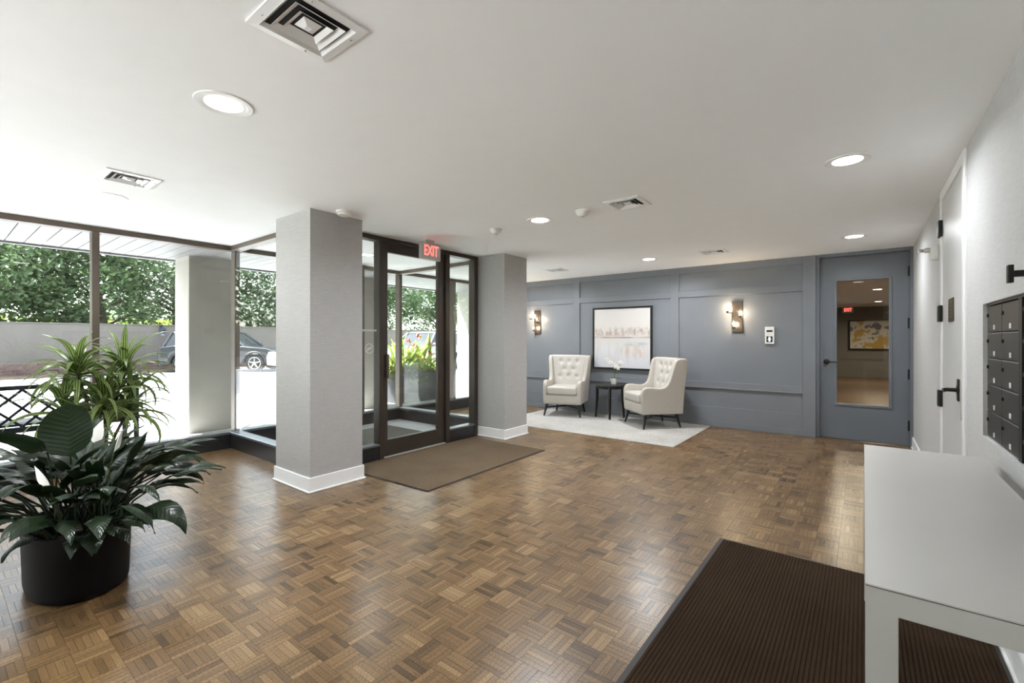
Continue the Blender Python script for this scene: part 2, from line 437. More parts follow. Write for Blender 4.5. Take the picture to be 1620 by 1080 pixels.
tag(link('parquet_field', block_mesh('parquet_field', rest), floor), kind='stuff')

# back wall with applied rails and stiles
wb = S('wall_back', B(XL, -.507, YB, YB + .16, 0, H), 'blue_grey_paint', 'blue-grey panelled feature wall behind the armchairs')
T = .022
def rail(x0, x1, z0, z1, name='rail', t=T): return B(x0, x1, YB - t, YB + .004, z0, z1).build(name, 'blue_grey_paint', wb, bevel=.0015, seg=1)
stiles = [(-6.13, -6.02), (-4.235, -4.10), (-2.452, -2.318), (-.656, -.507)]
for a, b in stiles: rail(a, b, 0, H, 'stile')
for (a0, a), (b, b1) in zip(stiles[:-1], stiles[1:]):
    rail(a, b, 2.352, H, 'top_rail'); rail(a, b, 1.978, 2.077, 'rail'); rail(a, b, .590, .675, 'rail', T); rail(a, b, 0, .30, 'bottom_rail')
for (a0, a), (b, b1) in zip(stiles[:-1], stiles[1:]): rail(a, b, .575, .592, 'rail_shadow_moulding', .03)
B(-6.1, -.507, YB - .03, YB - T, 0, .085).build('base_moulding', 'blue_grey_paint', wb, bevel=.004)

# right wall with mailbox recess (cut out as separate boxes joined in one mesh)
MY0, MY1, MZ0, MZ1 = 1.70, 3.288, .832, 1.497
m = MB()
m.box(XR, XR + .2, YR, MY0, 0, H).box(XR, XR + .2, MY1, YB + .16, 0, H).box(XR, XR + .2, MY0, MY1, 0, MZ0).box(XR, XR + .2, MY0, MY1, MZ1, H).box(XR + .06, XR + .2, MY0, MY1, MZ0, MZ1)
wr = S('wall_right', m, 'wall_weave', 'white textured wallcovering on the right wall')
bbp = [(0, 0), (.022, 0), (.022, .012), (.014, .02), (.014, .125), (.010, .132), (0, .135)]
def baseboard(name, x, y0, y1):
    m = MB(); m.prism([(x - p, q) for p, q in bbp], y0, y1, 'y'); return S(name, m, 'white_trim', 'white painted baseboard')
baseboard('baseboard_right', XR, YR, 3.75); baseboard('baseboard_right', XR, 4.83, YB - .0)
# unseen rear wall behind the camera, its wide window added to let daylight in
wrr = S('wall_rear', MB().box(-1.2, XR + .2, YR - .12, YR, 0, H).box(XL - .1, -1.2, YR - .12, YR, 0, .15).box(XL - .1, -1.2, YR - .12, YR, 2.36, H), 'taupe_paint', 'unseen rear wall of the lobby with a wide window added for daylight')
for k in range(5):
    x = XL + .03 + k * 1.215; B(x - .03, x + .03, YR - .1, YR - .02, .15, 2.36).build('mullion', 'bronze', wrr)
    if k < 4: B(x + .03, x + 1.185, YR - .064, YR - .056, .15, 2.36).build('pane', 'glass', wrr)

# ------------------------------------------------------------------ glazing
FW = .06
def glazed(name, axis, pos, a0, a1, mull, label, base=.2, baseout=(0, .0), hx=.055, mw=.058, depth=.11, side=1, sill=True, ends=None):
    """window wall in plane axis=pos running a0..a1 with mullions at the given centres"""
    w = struct(name, label=label)
    def bx(a, b, d0, d1, z0, z1, nm, mt, **k):
        (B(pos + d0, pos + d1, a, b, z0, z1) if axis == 'x' else B(a, b, pos + d0, pos + d1, z0, z1)).build(nm, mt, w, **k)
    hd = depth / 2
    bx(a0, a1, -hd, hd, H - hx, H, 'header', 'bronze_light', bevel=.003, seg=1)
    bx(a0, a1, -hd, hd, 0, base - .03, 'kick_panel', 'black_kick', bevel=.003, seg=1)
    bx(a0, a1, -hd - (.012 if side < 0 else 0), hd + (.012 if side > 0 else 0), base - .03, base, 'sill', 'sill_metal' if sill else 'bronze', bevel=.004, seg=1)
    for mpos in mull: bx(mpos - mw / 2, mpos + mw / 2, -hd, hd, base, H - hx, 'mullion', 'bronze_light', bevel=.003, seg=1)
    edges = [(m_ - mw / 2, m_ + mw / 2) for m_ in mull]
    if ends: edges += [(e_, e_) for e_ in ends]
    edges.sort()
    for p, q in zip(edges[:-1], edges[1:]): bx(p[1], q[0], -.004, .004, base, H - hx, 'pane', 'glass')
    return w
sp_ = 1.26
glazed('window_1', 'x', XL, YR, VY0 + .05, [YR + .03, YR + .9, 1.05 - 2 * sp_ - .4, 1.05 - sp_, 1.05, VY0 + .02], 'bronze-framed window wall on the left beside the plants')
glazed('window_2', 'y', VY0, XL + .056, XD - .06, [XD - .09], 'bronze-framed side glazing of the vestibule next to the wide column', side=-1, ends=[XL + .056])
glazed('window_3', 'x', XL, VY0 + .08, VY1 - .05, [3.02, 4.12], 'outer glazing of the entrance vestibule', ends=[VY0 + .08, VY1 - .05])
glazed('window_4', 'y', VY1, XL + .056, XD - .06, [XD - .09], 'far side glazing of the entrance vestibule', ends=[XL + .056])
glazed('window_5', 'x', XL, VY1 - .05, YB, [VY1 - .02, 6.1, YB - .03], 'bronze-framed window wall beyond the vestibule')
# outer door leaf (standing in the outer vestibule glazing)
dr = struct('door_1', label='bronze glazed street door of the vestibule')
for a, b, z0, z1 in ((3.05, 3.13, .0, 2.395), (4.01, 4.09, .0, 2.395)): B(XL + .058, XL + .10, a, b, z0, z1).build('stile', 'bronze', dr, bevel=.003, seg=1)
for z0, z1 in ((0, .2), (2.3, 2.395)): B(XL + .058, XL + .10, 3.13, 4.01, z0, z1).build('rail', 'bronze', dr, bevel=.003, seg=1)
B(XL + .075, XL + .083, 3.13, 4.01, .2, 2.3).build('pane', 'glass', dr)
# inner door wall at XD
w = struct('window_6', label='bronze door frame with narrow sidelights of the lobby entrance')
def bw(y0, y1, x0, x1, z0, z1, nm, mt='bronze', par=None, **k): return B(XD + x0, XD + x1, y0, y1, z0, z1).build(nm, mt, par or w, **({'bevel': .003, 'seg': 1} | k))
bw(2.30, 4.655, -.06, .05, H - .05, H, 'header')
for a, b in ((2.30, 2.50), (3.05, 3.11), (4.05, 4.12), (4.585, 4.655)): bw(a, b, -.06, .05, 0, H - .05, 'post')
for a, b in ((2.50, 3.05), (4.12, 4.585)):
    bw(a, b, -.055, .045, 0, .15, 'kick_panel', 'black_kick'); bw(a, b, -.06, .055, .15, .172, 'sill', 'sill_metal')
    bw(a, b, -.004, .004, .172, H - .05, 'pane', 'glass', bevel=0)
bw(3.0 + .11, 4.05, -.05, .05, 0, .012, 'threshold', 'threshold_metal')
dr = struct('door_2', label='bronze glazed lobby entrance door under the exit sign')
for a, b in ((3.113, 3.178), (3.94, 4.047)): bw(a, b, -.025, .022, .014, 2.396, 'stile', 'bronze', dr)
bw(3.178, 3.94, -.025, .022, .014, .195, 'bottom_rail', 'bronze', dr); bw(3.178, 3.94, -.025, .022, 2.296, 2.396, 'top_rail', 'bronze', dr)
bw(3.178, 3.94, -.004, .004, .195, 2.296, 'pane', 'glass', dr, bevel=0)
hd = bw(3.125, 3.155, .022, .085, .885, 1.155, 'pull_handle', 'bronze_light', dr, bevel=.006)
# window film: no-smoking disc and a line of small print on the sidelight
film = simple('film_white', (.62, .60, .55), .6)
dc = thing('window_decal', 'pale no-smoking decal with a line of print on the left sidelight', 'decal', (XD + .006, 2.95, 1.22))
ring = MB(); n = 28
rows = [[(0, r * math.sin(2 * math.pi * k / n), r * math.cos(2 * math.pi * k / n)) for k in range(n + 1)] for r in (.055, .048)]
ring.grid(rows); ring.build('ring', 'film_white', dc)
sl = MB(); a = R(40); dx, dz = math.cos(a), math.sin(a); nx_, nz_ = -dz * .004, dx * .004
sl.grid([[(0, -dx * .05 + nx_, -dz * .05 + nz_), (0, dx * .05 + nx_, dz * .05 + nz_)], [(0, -dx * .05 - nx_, -dz * .05 - nz_), (0, dx * .05 - nx_, dz * .05 - nz_)]]); sl.build('slash', 'film_white', dc)
MB().grid([[(0, -.03, -.006), (0, .03, -.006)], [(0, -.03, .006), (0, .03, .006)]]).build('cigarette', 'film_white', dc)
pr = MB()
for k in range(11): pr.grid([[(0, -.085 + k * .0165, .185), (0, -.085 + k * .0165 + .011, .185)], [(0, -.085 + k * .0165, .207), (0, -.085 + k * .0165 + .011, .207)]])
pr.build('print_line', 'film_white', dc)
# vestibule floor and mat
S('floor_vestibule', B(XL + .055, XD - .06, VY0 + .06, VY1 - .06, -.005, .004), 'vest_floor', 'grey tiled vestibule floor')

# ------------------------------------------------------------------ columns
def column(x0, x1, y0, y1, lab):
    c = S('column', B(x0, x1, y0, y1, 0, H), 'column_weave', lab)
    b = MB(); p = .014; b.box(x0 - p, x1 + p, y0 - p, y1 + p, 0, .128); o = b.build('baseboard', 'white_trim', c, bevel=.003, seg=1)
    b = MB(); p = .026; b.box(x0 - p, x1 + p, y0 - p, y1 + p, 0, .014); b.build('shoe_moulding', 'white_trim', c, bevel=.006)
column(-4.385, -3.765, 2.03, 2.545, 'wide grey woven-paper column nearest the camera with white base')
column(-4.235, -3.735, 4.668, 5.165, 'grey woven-paper column between the entrance door and the armchairs')

# ------------------------------------------------------------------ grey door and hall beyond
d = struct('door_3', label='blue-grey door with a tall glass light in the back wall corner')
YD = 7.395
for a, b in ((-.507, -.466), (.449, .48)): B(a, b, YB, YB + .16, 0, H).build('jamb', 'door_blue_grey', d, bevel=.002, seg=1)
B(-.466, .449, YB, YB + .16, 2.405, H).build('head_jamb', 'door_blue_grey', d)
leaf = MB()
leaf.box(-.464, -.28, YD, YD + .045, .012, 2.402).box(.253, .447, YD, YD + .045, .012, 2.402).box(-.28, .253, YD, YD + .045, .012, .474).box(-.28, .253, YD, YD + .045, 2.09, 2.402)
leaf = leaf.build('door_leaf', 'door_blue_grey', d)
B(-.28, .253, YD + .018, YD + .024, .474, 2.09).build('pane', 'glass', d)
for a, b, z0, z1 in ((-.311, -.278, .448, 2.112), (.251, .284, .448, 2.112), (-.278, .251, .448, .478), (-.278, .251, 2.086, 2.112)):
    B(a, b, YD - .013, YD + .001, z0, z1).build('glazing_bead', 'door_blue_grey', d, bevel=.004)
for z in (2.154, 1.52, .889, .26):
    MB().box(.430, .462, YD - .022, YD + .002, z - .062, z + .062).build('hinge', 'black_metal', d, bevel=.004)
lv = MB().lathe([(.034, 0), (.034, -.012), (.02, -.016), (.012, -.02), (.012, -.05)], 20, (-.392, YD, 1.02), 'y').build('lever_handle', 'black_metal', d, smooth=True)
MB().tube([(-.392, YD - .048, 1.02), (-.34, YD - .050, 1.02), (-.275, YD - .046, 1.018)], [.011, .009, .008], 10).build('lever', 'black_metal', lv, smooth=True)
B(-.49, -.425, YD - .012, YD - .0, .93, 1.13).build('latch_guard', 'door_blue_grey', d, bevel=.003)
# hall
S('floor_hall', B(-3.2, 3.2, YB + .12, 20.2, -.2, 0), 'slab_wood', 'wooden floor of the hall behind the glass door')
S('ceiling_hall', B(-3.2, 3.2, YB + .16, 20.2, H, H + .2), 'ceiling_paint', 'ceiling of the hall behind the glass door')
S('wall_hall_left', B(-3.3, -3.2, YB + .16, 20.2, 0, H), 'taupe_paint'); S('wall_hall_right', B(3.2, 3.3, YB + .16, 20.2, 0, H), 'wall_weave')
S('wall_hall_front', B(.68, 3.2, YB + .0, YB + .16, 0, H), 'taupe_paint')
wh = S('wall_hall_end', B(-3.2, 3.2, 20.0, 20.2, 0, H), 'taupe_paint', 'taupe panelled end wall of the hall')
for a, b in ((-3.2, -2.9), (-.95, -.8), (1.9, 2.05), (2.9, 3.2)): B(a, b, 19.975, 20.0, 0, H).build('stile', 'taupe_paint', wh)
for z0, z1 in ((0, .25), (.62, .72), (2.02, 2.12), (2.32, H)):
    for a, b in ((-2.9, -.95), (-.8, 1.9), (2.05, 2.9)): B(a, b, 19.975, 20.0, z0, z1).build('rail', 'taupe_paint', wh)

# ------------------------------------------------------------------ white door on the right wall
d = struct('door_4', label='white painted door with black hinges in the right wall')
for a, b in ((4.735, 4.825), (3.748, 3.822)): B(XR - .012, XR + .01, a, b, 0, H - .002).build('casing', 'white_trim', d, bevel=.003, seg=1)
B(XR - .012, XR + .01, 3.822, 4.735, 2.372, H - .002).build('head_casing', 'white_trim', d, bevel=.003, seg=1)
B(XR - .004, XR + .01, 3.826, 4.731, .01, 2.368).build('door_leaf', 'white_paint', d, bevel=.002, seg=1)
for z in (2.163, 1.516, .87):
    B(XR - .03, XR - .004, 4.722, 4.80, z - .062, z + .062).build('hinge', 'black_metal', d, bevel=.004)
rs = MB().lathe([(.030, 0), (.030, -.01), (.013, -.014), (.012, -.06)], 20, (XR - .004, 3.985, 1.0), 'x').build('lever_handle', 'black_metal', d, smooth=True)
B(XR - .012, XR - .004, 3.955, 4.015, .93, 1.07).build('rose_plate', 'black_metal', rs, bevel=.004)
MB().tube([(XR - .064, 3.975, 1.0), (XR - .066, 4.06, .995), (XR - .060, 4.115, .98)], [.012, .011, .010], 10).build('lever', 'black_metal', rs, smooth=True)
B(XR - .014, XR - .004, 3.845, 3.868, .827, 1.176).build('latch_guard', 'threshold_metal', d, bevel=.002)
pq = thing('plaque', 'small brass plaque on the white door', 'plaque', (XR - .004, 4.285, 1.52))
B(-.006, 0, -.108, .108, -.08, .08).build('plate', 'bronze_plate', pq, bevel=.002, seg=1)
for k in range(5): B(-.0066, -.006, -.08, .08, .05 - k * .025, .056 - k * .025).build('engraved_line', 'brass', pq)

# ------------------------------------------------------------------ mailboxes
mbx = thing('mailbox_bank', 'dark bronze mailbox bank recessed in the right wall', 'mailboxes', (.4955, 0, 0))
B(.03, .044, MY0, MY1, MZ0, MZ1).build('back_plate', 'mailbox_dark', mbx)
ys = [3.286, 2.985, 2.684]; zs = [1.484, 1.353, 1.227, 1.098, .967, .836]
cols = [(ys[1], ys[0]), (ys[2], ys[1]), (2.33, 2.63), (2.03, 2.33), (1.73, 2.03)]
for a, b in ((2.632, 2.682),): B(-.004, .03, a, b, MZ0 + .002, MZ1 - .003).build('divider', 'mailbox_dark', mbx)
B(-.003, .03, MY0 + .003, MY1 - .002, 1.486, MZ1 - .002).build('top_frame', 'mailbox_dark', mbx)
for a, b in cols:
    for z1, z0 in zip(zs[:-1], zs[1:]):
        q = B(0, .03, a + .0022, b - .0022, z0 + .002, z1 - .002).build('mailbox_door', 'mailbox_metal', mbx, bevel=.0025, seg=1)
        B(-.0012, .0, (a + b) / 2 - .013, (a + b) / 2 + .013, z0 + .014, z0 + .036).build('number_tag', 'label_white', q)
        MB().lathe([(.009, 0), (.009, -.006), (.005, -.007)], 12, (0, b - .028, z0 + .085), 'x').build('lock', 'mailbox_dark', q, smooth=True)
hk = thing('wall_hook', 'black metal wall hook with a flat end plate above the mailboxes', 'hook', (XR, 2.29, 1.545))
B(-.087, -.073, -.014, .014, -.031, .031).build('end_plate', 'black_metal', hk, bevel=.002); B(-.074, 0, -.008, .008, -.011, .011).build('stem', 'black_metal', hk, bevel=.002)
MB().lathe([(.03, 0), (.03, -.008), (.026, -.01)], 20, (0, 0, 0), 'x').build('rose', 'black_metal', hk, smooth=True)
sn = thing('wall_sensor', 'small white wall sensor with a nozzle high beside the white door', 'sensor', (XR, 5.05, 2.03))
m = MB(); m.prism([(-.03, -.04), (-.022, -.062), (.022, -.062), (.03, -.04), (.03, .058), (-.03, .058)], -.05, 0, 'x'); m.build('housing', 'plastic_white', sn, bevel=.005)
MB().lathe([(.02, 0), (.02, -.03), (.013, -.034), (.013, -.05)], 14, (-.05, .012, .022), 'x').build('nozzle', 'plastic_grey', sn, smooth=True)
MB().lathe([(.016, 0), (.018, -.012), (.010, -.02)], 14, (-.10, .012, .022), 'x').build('nozzle_tip', 'chrome', sn, smooth=True)

# ------------------------------------------------------------------ console table and mats
ct = thing('console_table', 'white console table against the right wall under the mailboxes', 'table', (0, 0, 0))
tx0, tx1, ty0, ty1, tz = .003, .423, 1.27, 2.94, .783; lg = .056
B(tx0, tx1, ty0, ty1, tz - .003, tz).build('tabletop', 'table_white', ct)
B(tx0 + .0008, tx1 - .0008, ty0 + .0008, ty1 - .0008, tz - .0055, tz - .003).build('edge_seam', 'table_edge', ct)
B(tx0, tx1, ty0, ty1, tz - .056, tz - .0055).build('apron', 'table_white', ct)
for a in (tx0, tx1 - lg):
    for b in (ty0, ty1 - lg): B(a, a + lg, b, b + lg, .010, tz - .056).build('leg', 'table_white', ct)
def mat_object(name, lab, corners, mat, h=.008, border=None, cat='mat'):
    t = thing(name, lab, cat, (0, 0, 0)); cx = sum(c[0] for c in corners) / 4; cy = sum(c[1] for c in corners) / 4
    MB().prism(corners, 0.0005, h * .5, 'z').build('backing', border or mat, t)
    ins = [(cx + (x - cx) * .975, cy + (y - cy) * .985) for x, y in corners]
    MB().prism(ins, h * .5, h, 'z').build('pile', mat, t, bevel=.002, seg=1); return t
mat_object('doormat', 'brown carpet entrance mat at the lobby door', [(-2.975, 2.66), (-2.99, 4.51), (-4.17, 4.53), (-4.17, 2.60)], 'brown_carpet', .01, 'mat_rubber')
mat_object('doormat', 'grey carpet mat inside the glazed vestibule', [(-4.45, 2.75), (-4.45, 4.35), (-5.75, 4.35), (-5.75, 2.75)], 'grey_carpet', .012, 'mat_rubber')
rm = thing('runner_mat', 'dark brown ribbed runner mat running under the white console table', 'mat', (0, 0, 0))
B(-.752, .455, .5, 3.225, .0005, .005).build('rubber_border', 'mat_rubber', rm)
ribs = MB(); x = -.725; y0, y1 = .51, 3.21
while x < .44:
    b_ = len(ribs.v); ribs.v += [(x, y0, .005), (x + .0035, y0, .0095), (x + .0095, y0, .0095), (x + .013, y0, .005), (x, y1, .005), (x + .0035, y1, .0095), (x + .0095, y1, .0095), (x + .013, y1, .005)]
    ribs.f += [tuple(b_ + i for i in q) for q in ((0, 1, 5, 4), (1, 2, 6, 5), (2, 3, 7, 6), (0, 3, 2, 1), (4, 5, 6, 7))]; x += .0165
tag(ribs.build('rib_pile', 'rib_carpet', rm), kind='stuff')
B(-.728, .442, y0, y1, .005, .0062).build('carpet_base', 'rib_carpet', rm)
rug = thing('area_rug', 'cream woven area rug under the two armchairs', 'rug', (0, 0, 0))
rr = random.Random(5); rows = []; nx, ny = 90, 54
for j in range(ny + 1):
    rows.append([(-4.72 + 2.88 * i / nx + (rr.uniform(-.004, .004) if 0 < i < nx else 0), 5.60 + 1.70 * j / ny, (.012 + rr.uniform(0, .0035)) if 0 < i < nx and 0 < j < ny else .002) for i in range(nx + 1)])
MB().grid(rows).build('pile', 'rug_cream', rug, smooth=True)
B(-4.725, -1.835, 5.596, 7.304, .0005, .0035).build('binding', 'rug_cream', rug)

# ------------------------------------------------------------------ armchairs
def armchair(lab, loc, rz):
    t = thing('armchair', lab, 'armchair', loc, rz, 'cream wingback armchairs')
    B(-.315, .315, -.355, .30, .205, .375).build('seat_base', 'cream_fabric', t, bevel=.045, seg=4, smooth=True)
    cu = MB(); nxx, nyy = 14, 14; rows = []
    B(-.255, .255, -.372, .17, .372, .505).build('seat_cushion', 'cream_leather', t, bevel=.04, seg=5, smooth=True)
    # side panels: arm flowing up into the wing
    out = [(-.335, .21), (-.352, .34), (-.356, .50), (-.345, .555), (-.315, .592), (-.27, .606), (-.2, .605), (-.1, .592), (-.04, .592), (.005, .605), (.045, .64), (.075, .70), (.098, .78), (.118, .87), (.138, .95), (.155, .985), (.185, 1.012), (.23, 1.022), (.30, 1.02), (.345, 1.0), (.352, .96), (.325, .60), (.295, .21)]
    for s in (-1, 1):
        m = MB(); m.prism(out, s * .255, s * .325, 'x')
        me = m.mesh('side_panel', 'cream_fabric', bevel=.022, seg=4, angle=40)
        for v in me.vertices:
            z = v.co.z; k = max(0, z - .55); v.co.x += s * (k * .11 + .02 * (1 - abs(z - .45) / .3 if abs(z - .45) < .3 else 0) * 0)
        for p in me.polygons: p.use_smooth = True
        link('side_panel', me, t)
    # tufted backrest: dimpled front, flat rear
    bt = [(-.15, .91), (0, .91), (.15, .91), (-.08, .78), (.08, .78), (-.15, .65), (0, .65), (.15, .65)]
    nu, nv = 36, 36
    def wid(z): return .262 + max(0, z - .55) * .11
    def front(u, z):
        x = u * wid(z); y = .155 + (z - .40) * .16 - .035 * (1 - abs(u) ** 2.5) + .05 * abs(u) ** 3 * -1
        y += -.012 * math.cos(0)
        for bx_, bz in bt:
            dd = ((x - bx_) ** 2 + (z - bz) ** 2) ** .5; y += .024 * math.exp(-(dd / .034) ** 2)
        return (x, y, z)
    rows = []
    for j in range(nv + 1):
        z = .38 + (1.012 - .38) * j / nv; rows.append([front(-1 + 2 * i / nu, z) for i in range(nu + 1)])
    top = [(p[0], p[1] + .02, p[2] + .014) for p in rows[-1]]; top2 = [(p[0], .345, 1.022) for p in rows[-1]]
    back = [(p[0], .345 - .0, .98) for p in rows[-1]]; low = [(p[0] * .93, .29, .30) for p in rows[0]]
    rows += [top, top2, back, low]
    br = MB().grid(rows).build('backrest', 'cream_leather', t, smooth=True)
    for bx_, bz in bt:
        p = front(bx_ / wid(bz), bz); MB().sphere((p[0], p[1] - .004, p[2]), .013, 10, 6, (1, .55, 1)).build('button', 'cream_leather', br, smooth=True)
    for sx, sy, ft, fy in ((-1, -1, .312, -.325), (1, -1, .312, -.325), (-1, 1, .26, .285), (1, 1, .26, .285)):
        MB().tube([(sx * (ft - .045), fy - sy * .05, .225), (sx * ft, fy, .005)], [.027, .014], 12).build('leg', 'black_wood', t, smooth=True)
    for s in (-1, 1):
        MB().tube([(s * .285, -.295, .145), (-s * .245, .255, .145)], .014, 8).build('stretcher', 'black_wood', t, smooth=True)
    return t
armchair('cream tufted wingback armchair left of the round black table', (-4.115, 6.885, .0157), math.atan2(.176, .588))
armchair('cream tufted wingback armchair right of the round black table', (-2.525, 6.80, .0157), math.atan2(-.362, .405))

# side table
st = thing('side_table', 'round black side table between the armchairs', 'table', (-3.35, 7.0, .0157), R(-20))
MB().lathe([(.255, .532), (.265, .538), (.265, .55), (.258, .556)], 48).build('tabletop', 'black_wood', st, smooth=True)
ap = MB(); n = 40
rows = [[(r * math.cos(2 * math.pi * k / n), r * math.sin(2 * math.pi * k / n), z) for k in range(n + 1)] for r, z in ((.215, .532), (.215, .488), (.20, .488), (.20, .532))]
ap.grid(rows).build('apron', 'black_wood', st, smooth=True)
for k in range(4):
    a = math.pi / 2 * k + math.pi / 4; ca, sa = math.cos(a), math.sin(a); m = MB()
    m.tube([(.205 * ca, .205 * sa, .53), (.21 * ca, .21 * sa, .30), (.232 * ca, .232 * sa, .003)], [.026, .024, .017], 4); m.build('leg', 'black_wood', st)
# leaf helper
def leaf(base, az, el, L, W, droop, nseg=6, nac=4, fold=.12, shape='lance', roll=0, wave=0, rnd=random):
    p = Vector(base); rows = []; uvs = []; ph = rnd.uniform(0, 6)
    for i in range(nseg + 1):
        t = i / nseg; e = el - droop * t ** 1.3
        d = Vector((math.cos(az) * math.cos(e), math.sin(az) * math.cos(e), math.sin(e)))
        sd = Vector((-math.sin(az), math.cos(az), 0)); up = d.cross(sd) * -1
        if roll: q = Matrix.Rotation(roll, 3, d); sd = q @ sd; up = q @ up
        if shape == 'lance': wv = W * (.35 + .65 * min(1, t / .2)) * (1 - t ** 2.6) ** .9 if t < 1 else 0
        elif shape == 'heart': wv = W * (math.sin(math.pi * min(1, t ** .6)) ** .85) * (1 - .25 * t) * 1.08 if 0 < t < 1 else 0
        elif shape == 'round': wv = W * max(0, 1 - abs(2 * t ** .95 - 1) ** 2.3) ** .55
        else: wv = W * math.sin(math.pi * t ** .7) if 0 < t < 1 else 0
        row = []
        for k in range(nac + 1):
            u = 2 * k / nac - 1; w_ = wave * math.sin(ph + t * 9 + (2 if u > 0 else 0)) * abs(u)
            row.append(p + sd * (u * max(wv, .0008) / 2) + up * (abs(u) * wv * fold + w_)); uvs.append(((u + 1) / 2, t))
        rows.append(row); p = p + d * (L / nseg)
    return MB().grid(rows, uvs)
# orchid on the side table
oc = thing('orchid', 'white orchid in a white pot on the round black table', 'plant', (-3.27, 6.99, .5719))
MB().lathe([(.042, 0), (.046, .004), (.06, .10), (.061, .104), (.055, .104), (.052, .09), (.01, .088)], 28).build('pot', 'pot_white', oc, smooth=True)
ro = random.Random(4)
for az, L, el in ((.3, .15, .5), (2.2, .13, .6), (3.5, .15, .45), (5.2, .13, .55), (.0, .17, .3)):
    leaf((0, 0, .09), az + .6, el, L, .045, 1.1, rnd=ro).build('leaf', 'orchid_leaf', oc, smooth=True)
side = Vector((CC, SS, 0))
st1 = [Vector((0, 0, .09)), Vector((0, 0, .22)) + side * .005, Vector((0, 0, .32)) + side * -.02, Vector((0, 0, .38)) + side * -.07, Vector((0, 0, .42)) + side * -.125]
st2 = [Vector((.01, 0, .09)), Vector((.01, 0, .2)) + side * .01, Vector((.01, 0, .30)) + side * .06, Vector((.01, 0, .37)) + side * .12]
for s_ in (st1, st2): MB().tube(s_, .004, 6).build('flower_stem', 'stalk_green', oc, smooth=True)
def blossom(c, r, rot, par):
    m = MB()
    for k in range(5):
        a = rot + 2 * math.pi * k / 5; dv = side * math.cos(a) + Vector((0, 0, 1)) * math.sin(a); pv = side * -math.sin(a) + Vector((0, 0, 1)) * math.cos(a); nf = Vector((SS, -CC, 0))
        m.grid([[c, c, c], [c + dv * r * .55 - pv * r * .38 + nf * .006, c + dv * r * .6 + nf * .012, c + dv * r * .55 + pv * r * .38 + nf * .006], [c + dv * r - pv * r * .12, c + dv * r, c + dv * r + pv * r * .12]])
    f = m.build('blossom', 'petal_white', par)
    MB().sphere(tuple(c + Vector((SS, -CC, 0)) * .012), .006, 6, 4).build('centre', 'orchid_centre', f)
for c, r in ((st1[2] + side * .02, .034), (st1[3] + Vector((0, 0, -.01)), .036), (st1[3] + side * .03 + Vector((0, 0, -.03)), .032), (st1[4], .03), (st1[4] + side * .03 + Vector((0, 0, -.015)), .033), (st2[2] + side * -.03, .038), (st2[2] + Vector((0, 0, -.03)), .036), (st2[3] + Vector((0, 0, -.02)), .032), (st2[3] + side * -.03, .03), (st1[2] + side * .05 + Vector((0, 0, -.03)), .038)):
    blossom(c, r, ro.uniform(0, 6), oc)

# ------------------------------------------------------------------ wall art, sconces, intercom
def picture(name, lab, x0, x1, y, z0, z1, mat, fw, depth=.045):
    t = thing(name, lab, 'painting', ((x0 + x1) / 2, y, z0)); w = (x1 - x0) / 2; h = z1 - z0
    for a, b, c, d_ in ((-w, -w + fw, 0, h), (w - fw, w, 0, h), (-w + fw, w - fw, 0, fw), (-w + fw, w - fw, h - fw, h)):
        B(a, b, -depth, 0, c, d_).build('frame', 'black_wood', t, bevel=.002, seg=1)
    B(-w + fw, w - fw, -depth + .012, -.004, fw, h - fw).build('canvas', mat, t)
picture('painting', 'pale abstract landscape painting in a black frame above the side table', -3.824, -2.742, YB - .002, .80, 1.874, 'painting_pale', .03)
picture('painting', 'ochre and grey abstract painting seen through the glass door', -.42, 1.0, 19.972, .95, 2.0, 'painting_ochre', .05)
def sconce(lab, x):
    t = thing('wall_sconce', lab, 'sconce', (x, YB, 1.65), 0, 'three-globe wall sconces')
    B(-.073, .073, -.022, 0, -.232, .232).build('backplate', 'bronze_plate', t, bevel=.003, seg=1)
    for dx, dz, out in ((-.115, .115, .085), (.055, .045, .12), (-.03, -.115, .11)):
        a = MB(); a.tube([(max(-.06, min(.06, dx)), -.02, dz - .055), (dx, -out, dz - .055)], .008, 8); a = a.build('arm', 'bronze_plate', t, smooth=True)
        MB().lathe([(.018, dz - .06), (.02, dz - .055), (.02, dz - .03), (.016, dz - .026)], 16, (dx, -out, 0)).build('socket', 'bronze_plate', t, smooth=True)
        MB().sphere((dx, -out, dz + .012), .047, 20, 14).build('globe', 'globe_glass', t, smooth=True)
        MB().sphere((dx, -out, dz + .006), .011, 12, 8, (1, 1, 1.5)).build('bulb', 'bulb_glow', t, smooth=True)
        l = bpy.data.lights.new('bulb_light', 'POINT'); l.energy = BULB_W; l.color = (1, .80, .55); l.shadow_soft_size = .025
        lo = bpy.data.objects.new('bulb_light', l); COL.objects.link(lo); lo.parent = t; lo.location = (dx, -out, dz + .006)
sconce('bronze three-globe wall sconce beside the intercom', -1.47)
sconce('bronze three-globe wall sconce near the column, left of the painting', -5.036)
ic = thing('intercom', 'white door-entry intercom panel on the blue-grey wall', 'intercom', (-1.05, YB, 1.255))
B(-.0575, .0575, -.038, 0, 0, .241).build('housing', 'plastic_white', ic, bevel=.005)
B(-.038, .038, -.0395, -.037, .168, .194).build('speaker_slot', 'screen_dark', ic); B(-.03, .03, -.0395, -.037, .128, .142).build('name_strip', 'label_white', ic)
sc_ = B(-.038, .038, -.0395, -.037, .022, .108).build('screen', 'screen_dark', ic)
B(-.01, .01, -.0402, -.0394, .074, .096).build('key_icon', 'screen_glow', sc_); B(-.009, .009, -.0402, -.0394, .034, .056).build('bell_icon', 'screen_glow', sc_); B(-.022, .022, -.0402, -.0394, .063, .067).build('status_line', 'screen_glow', sc_)

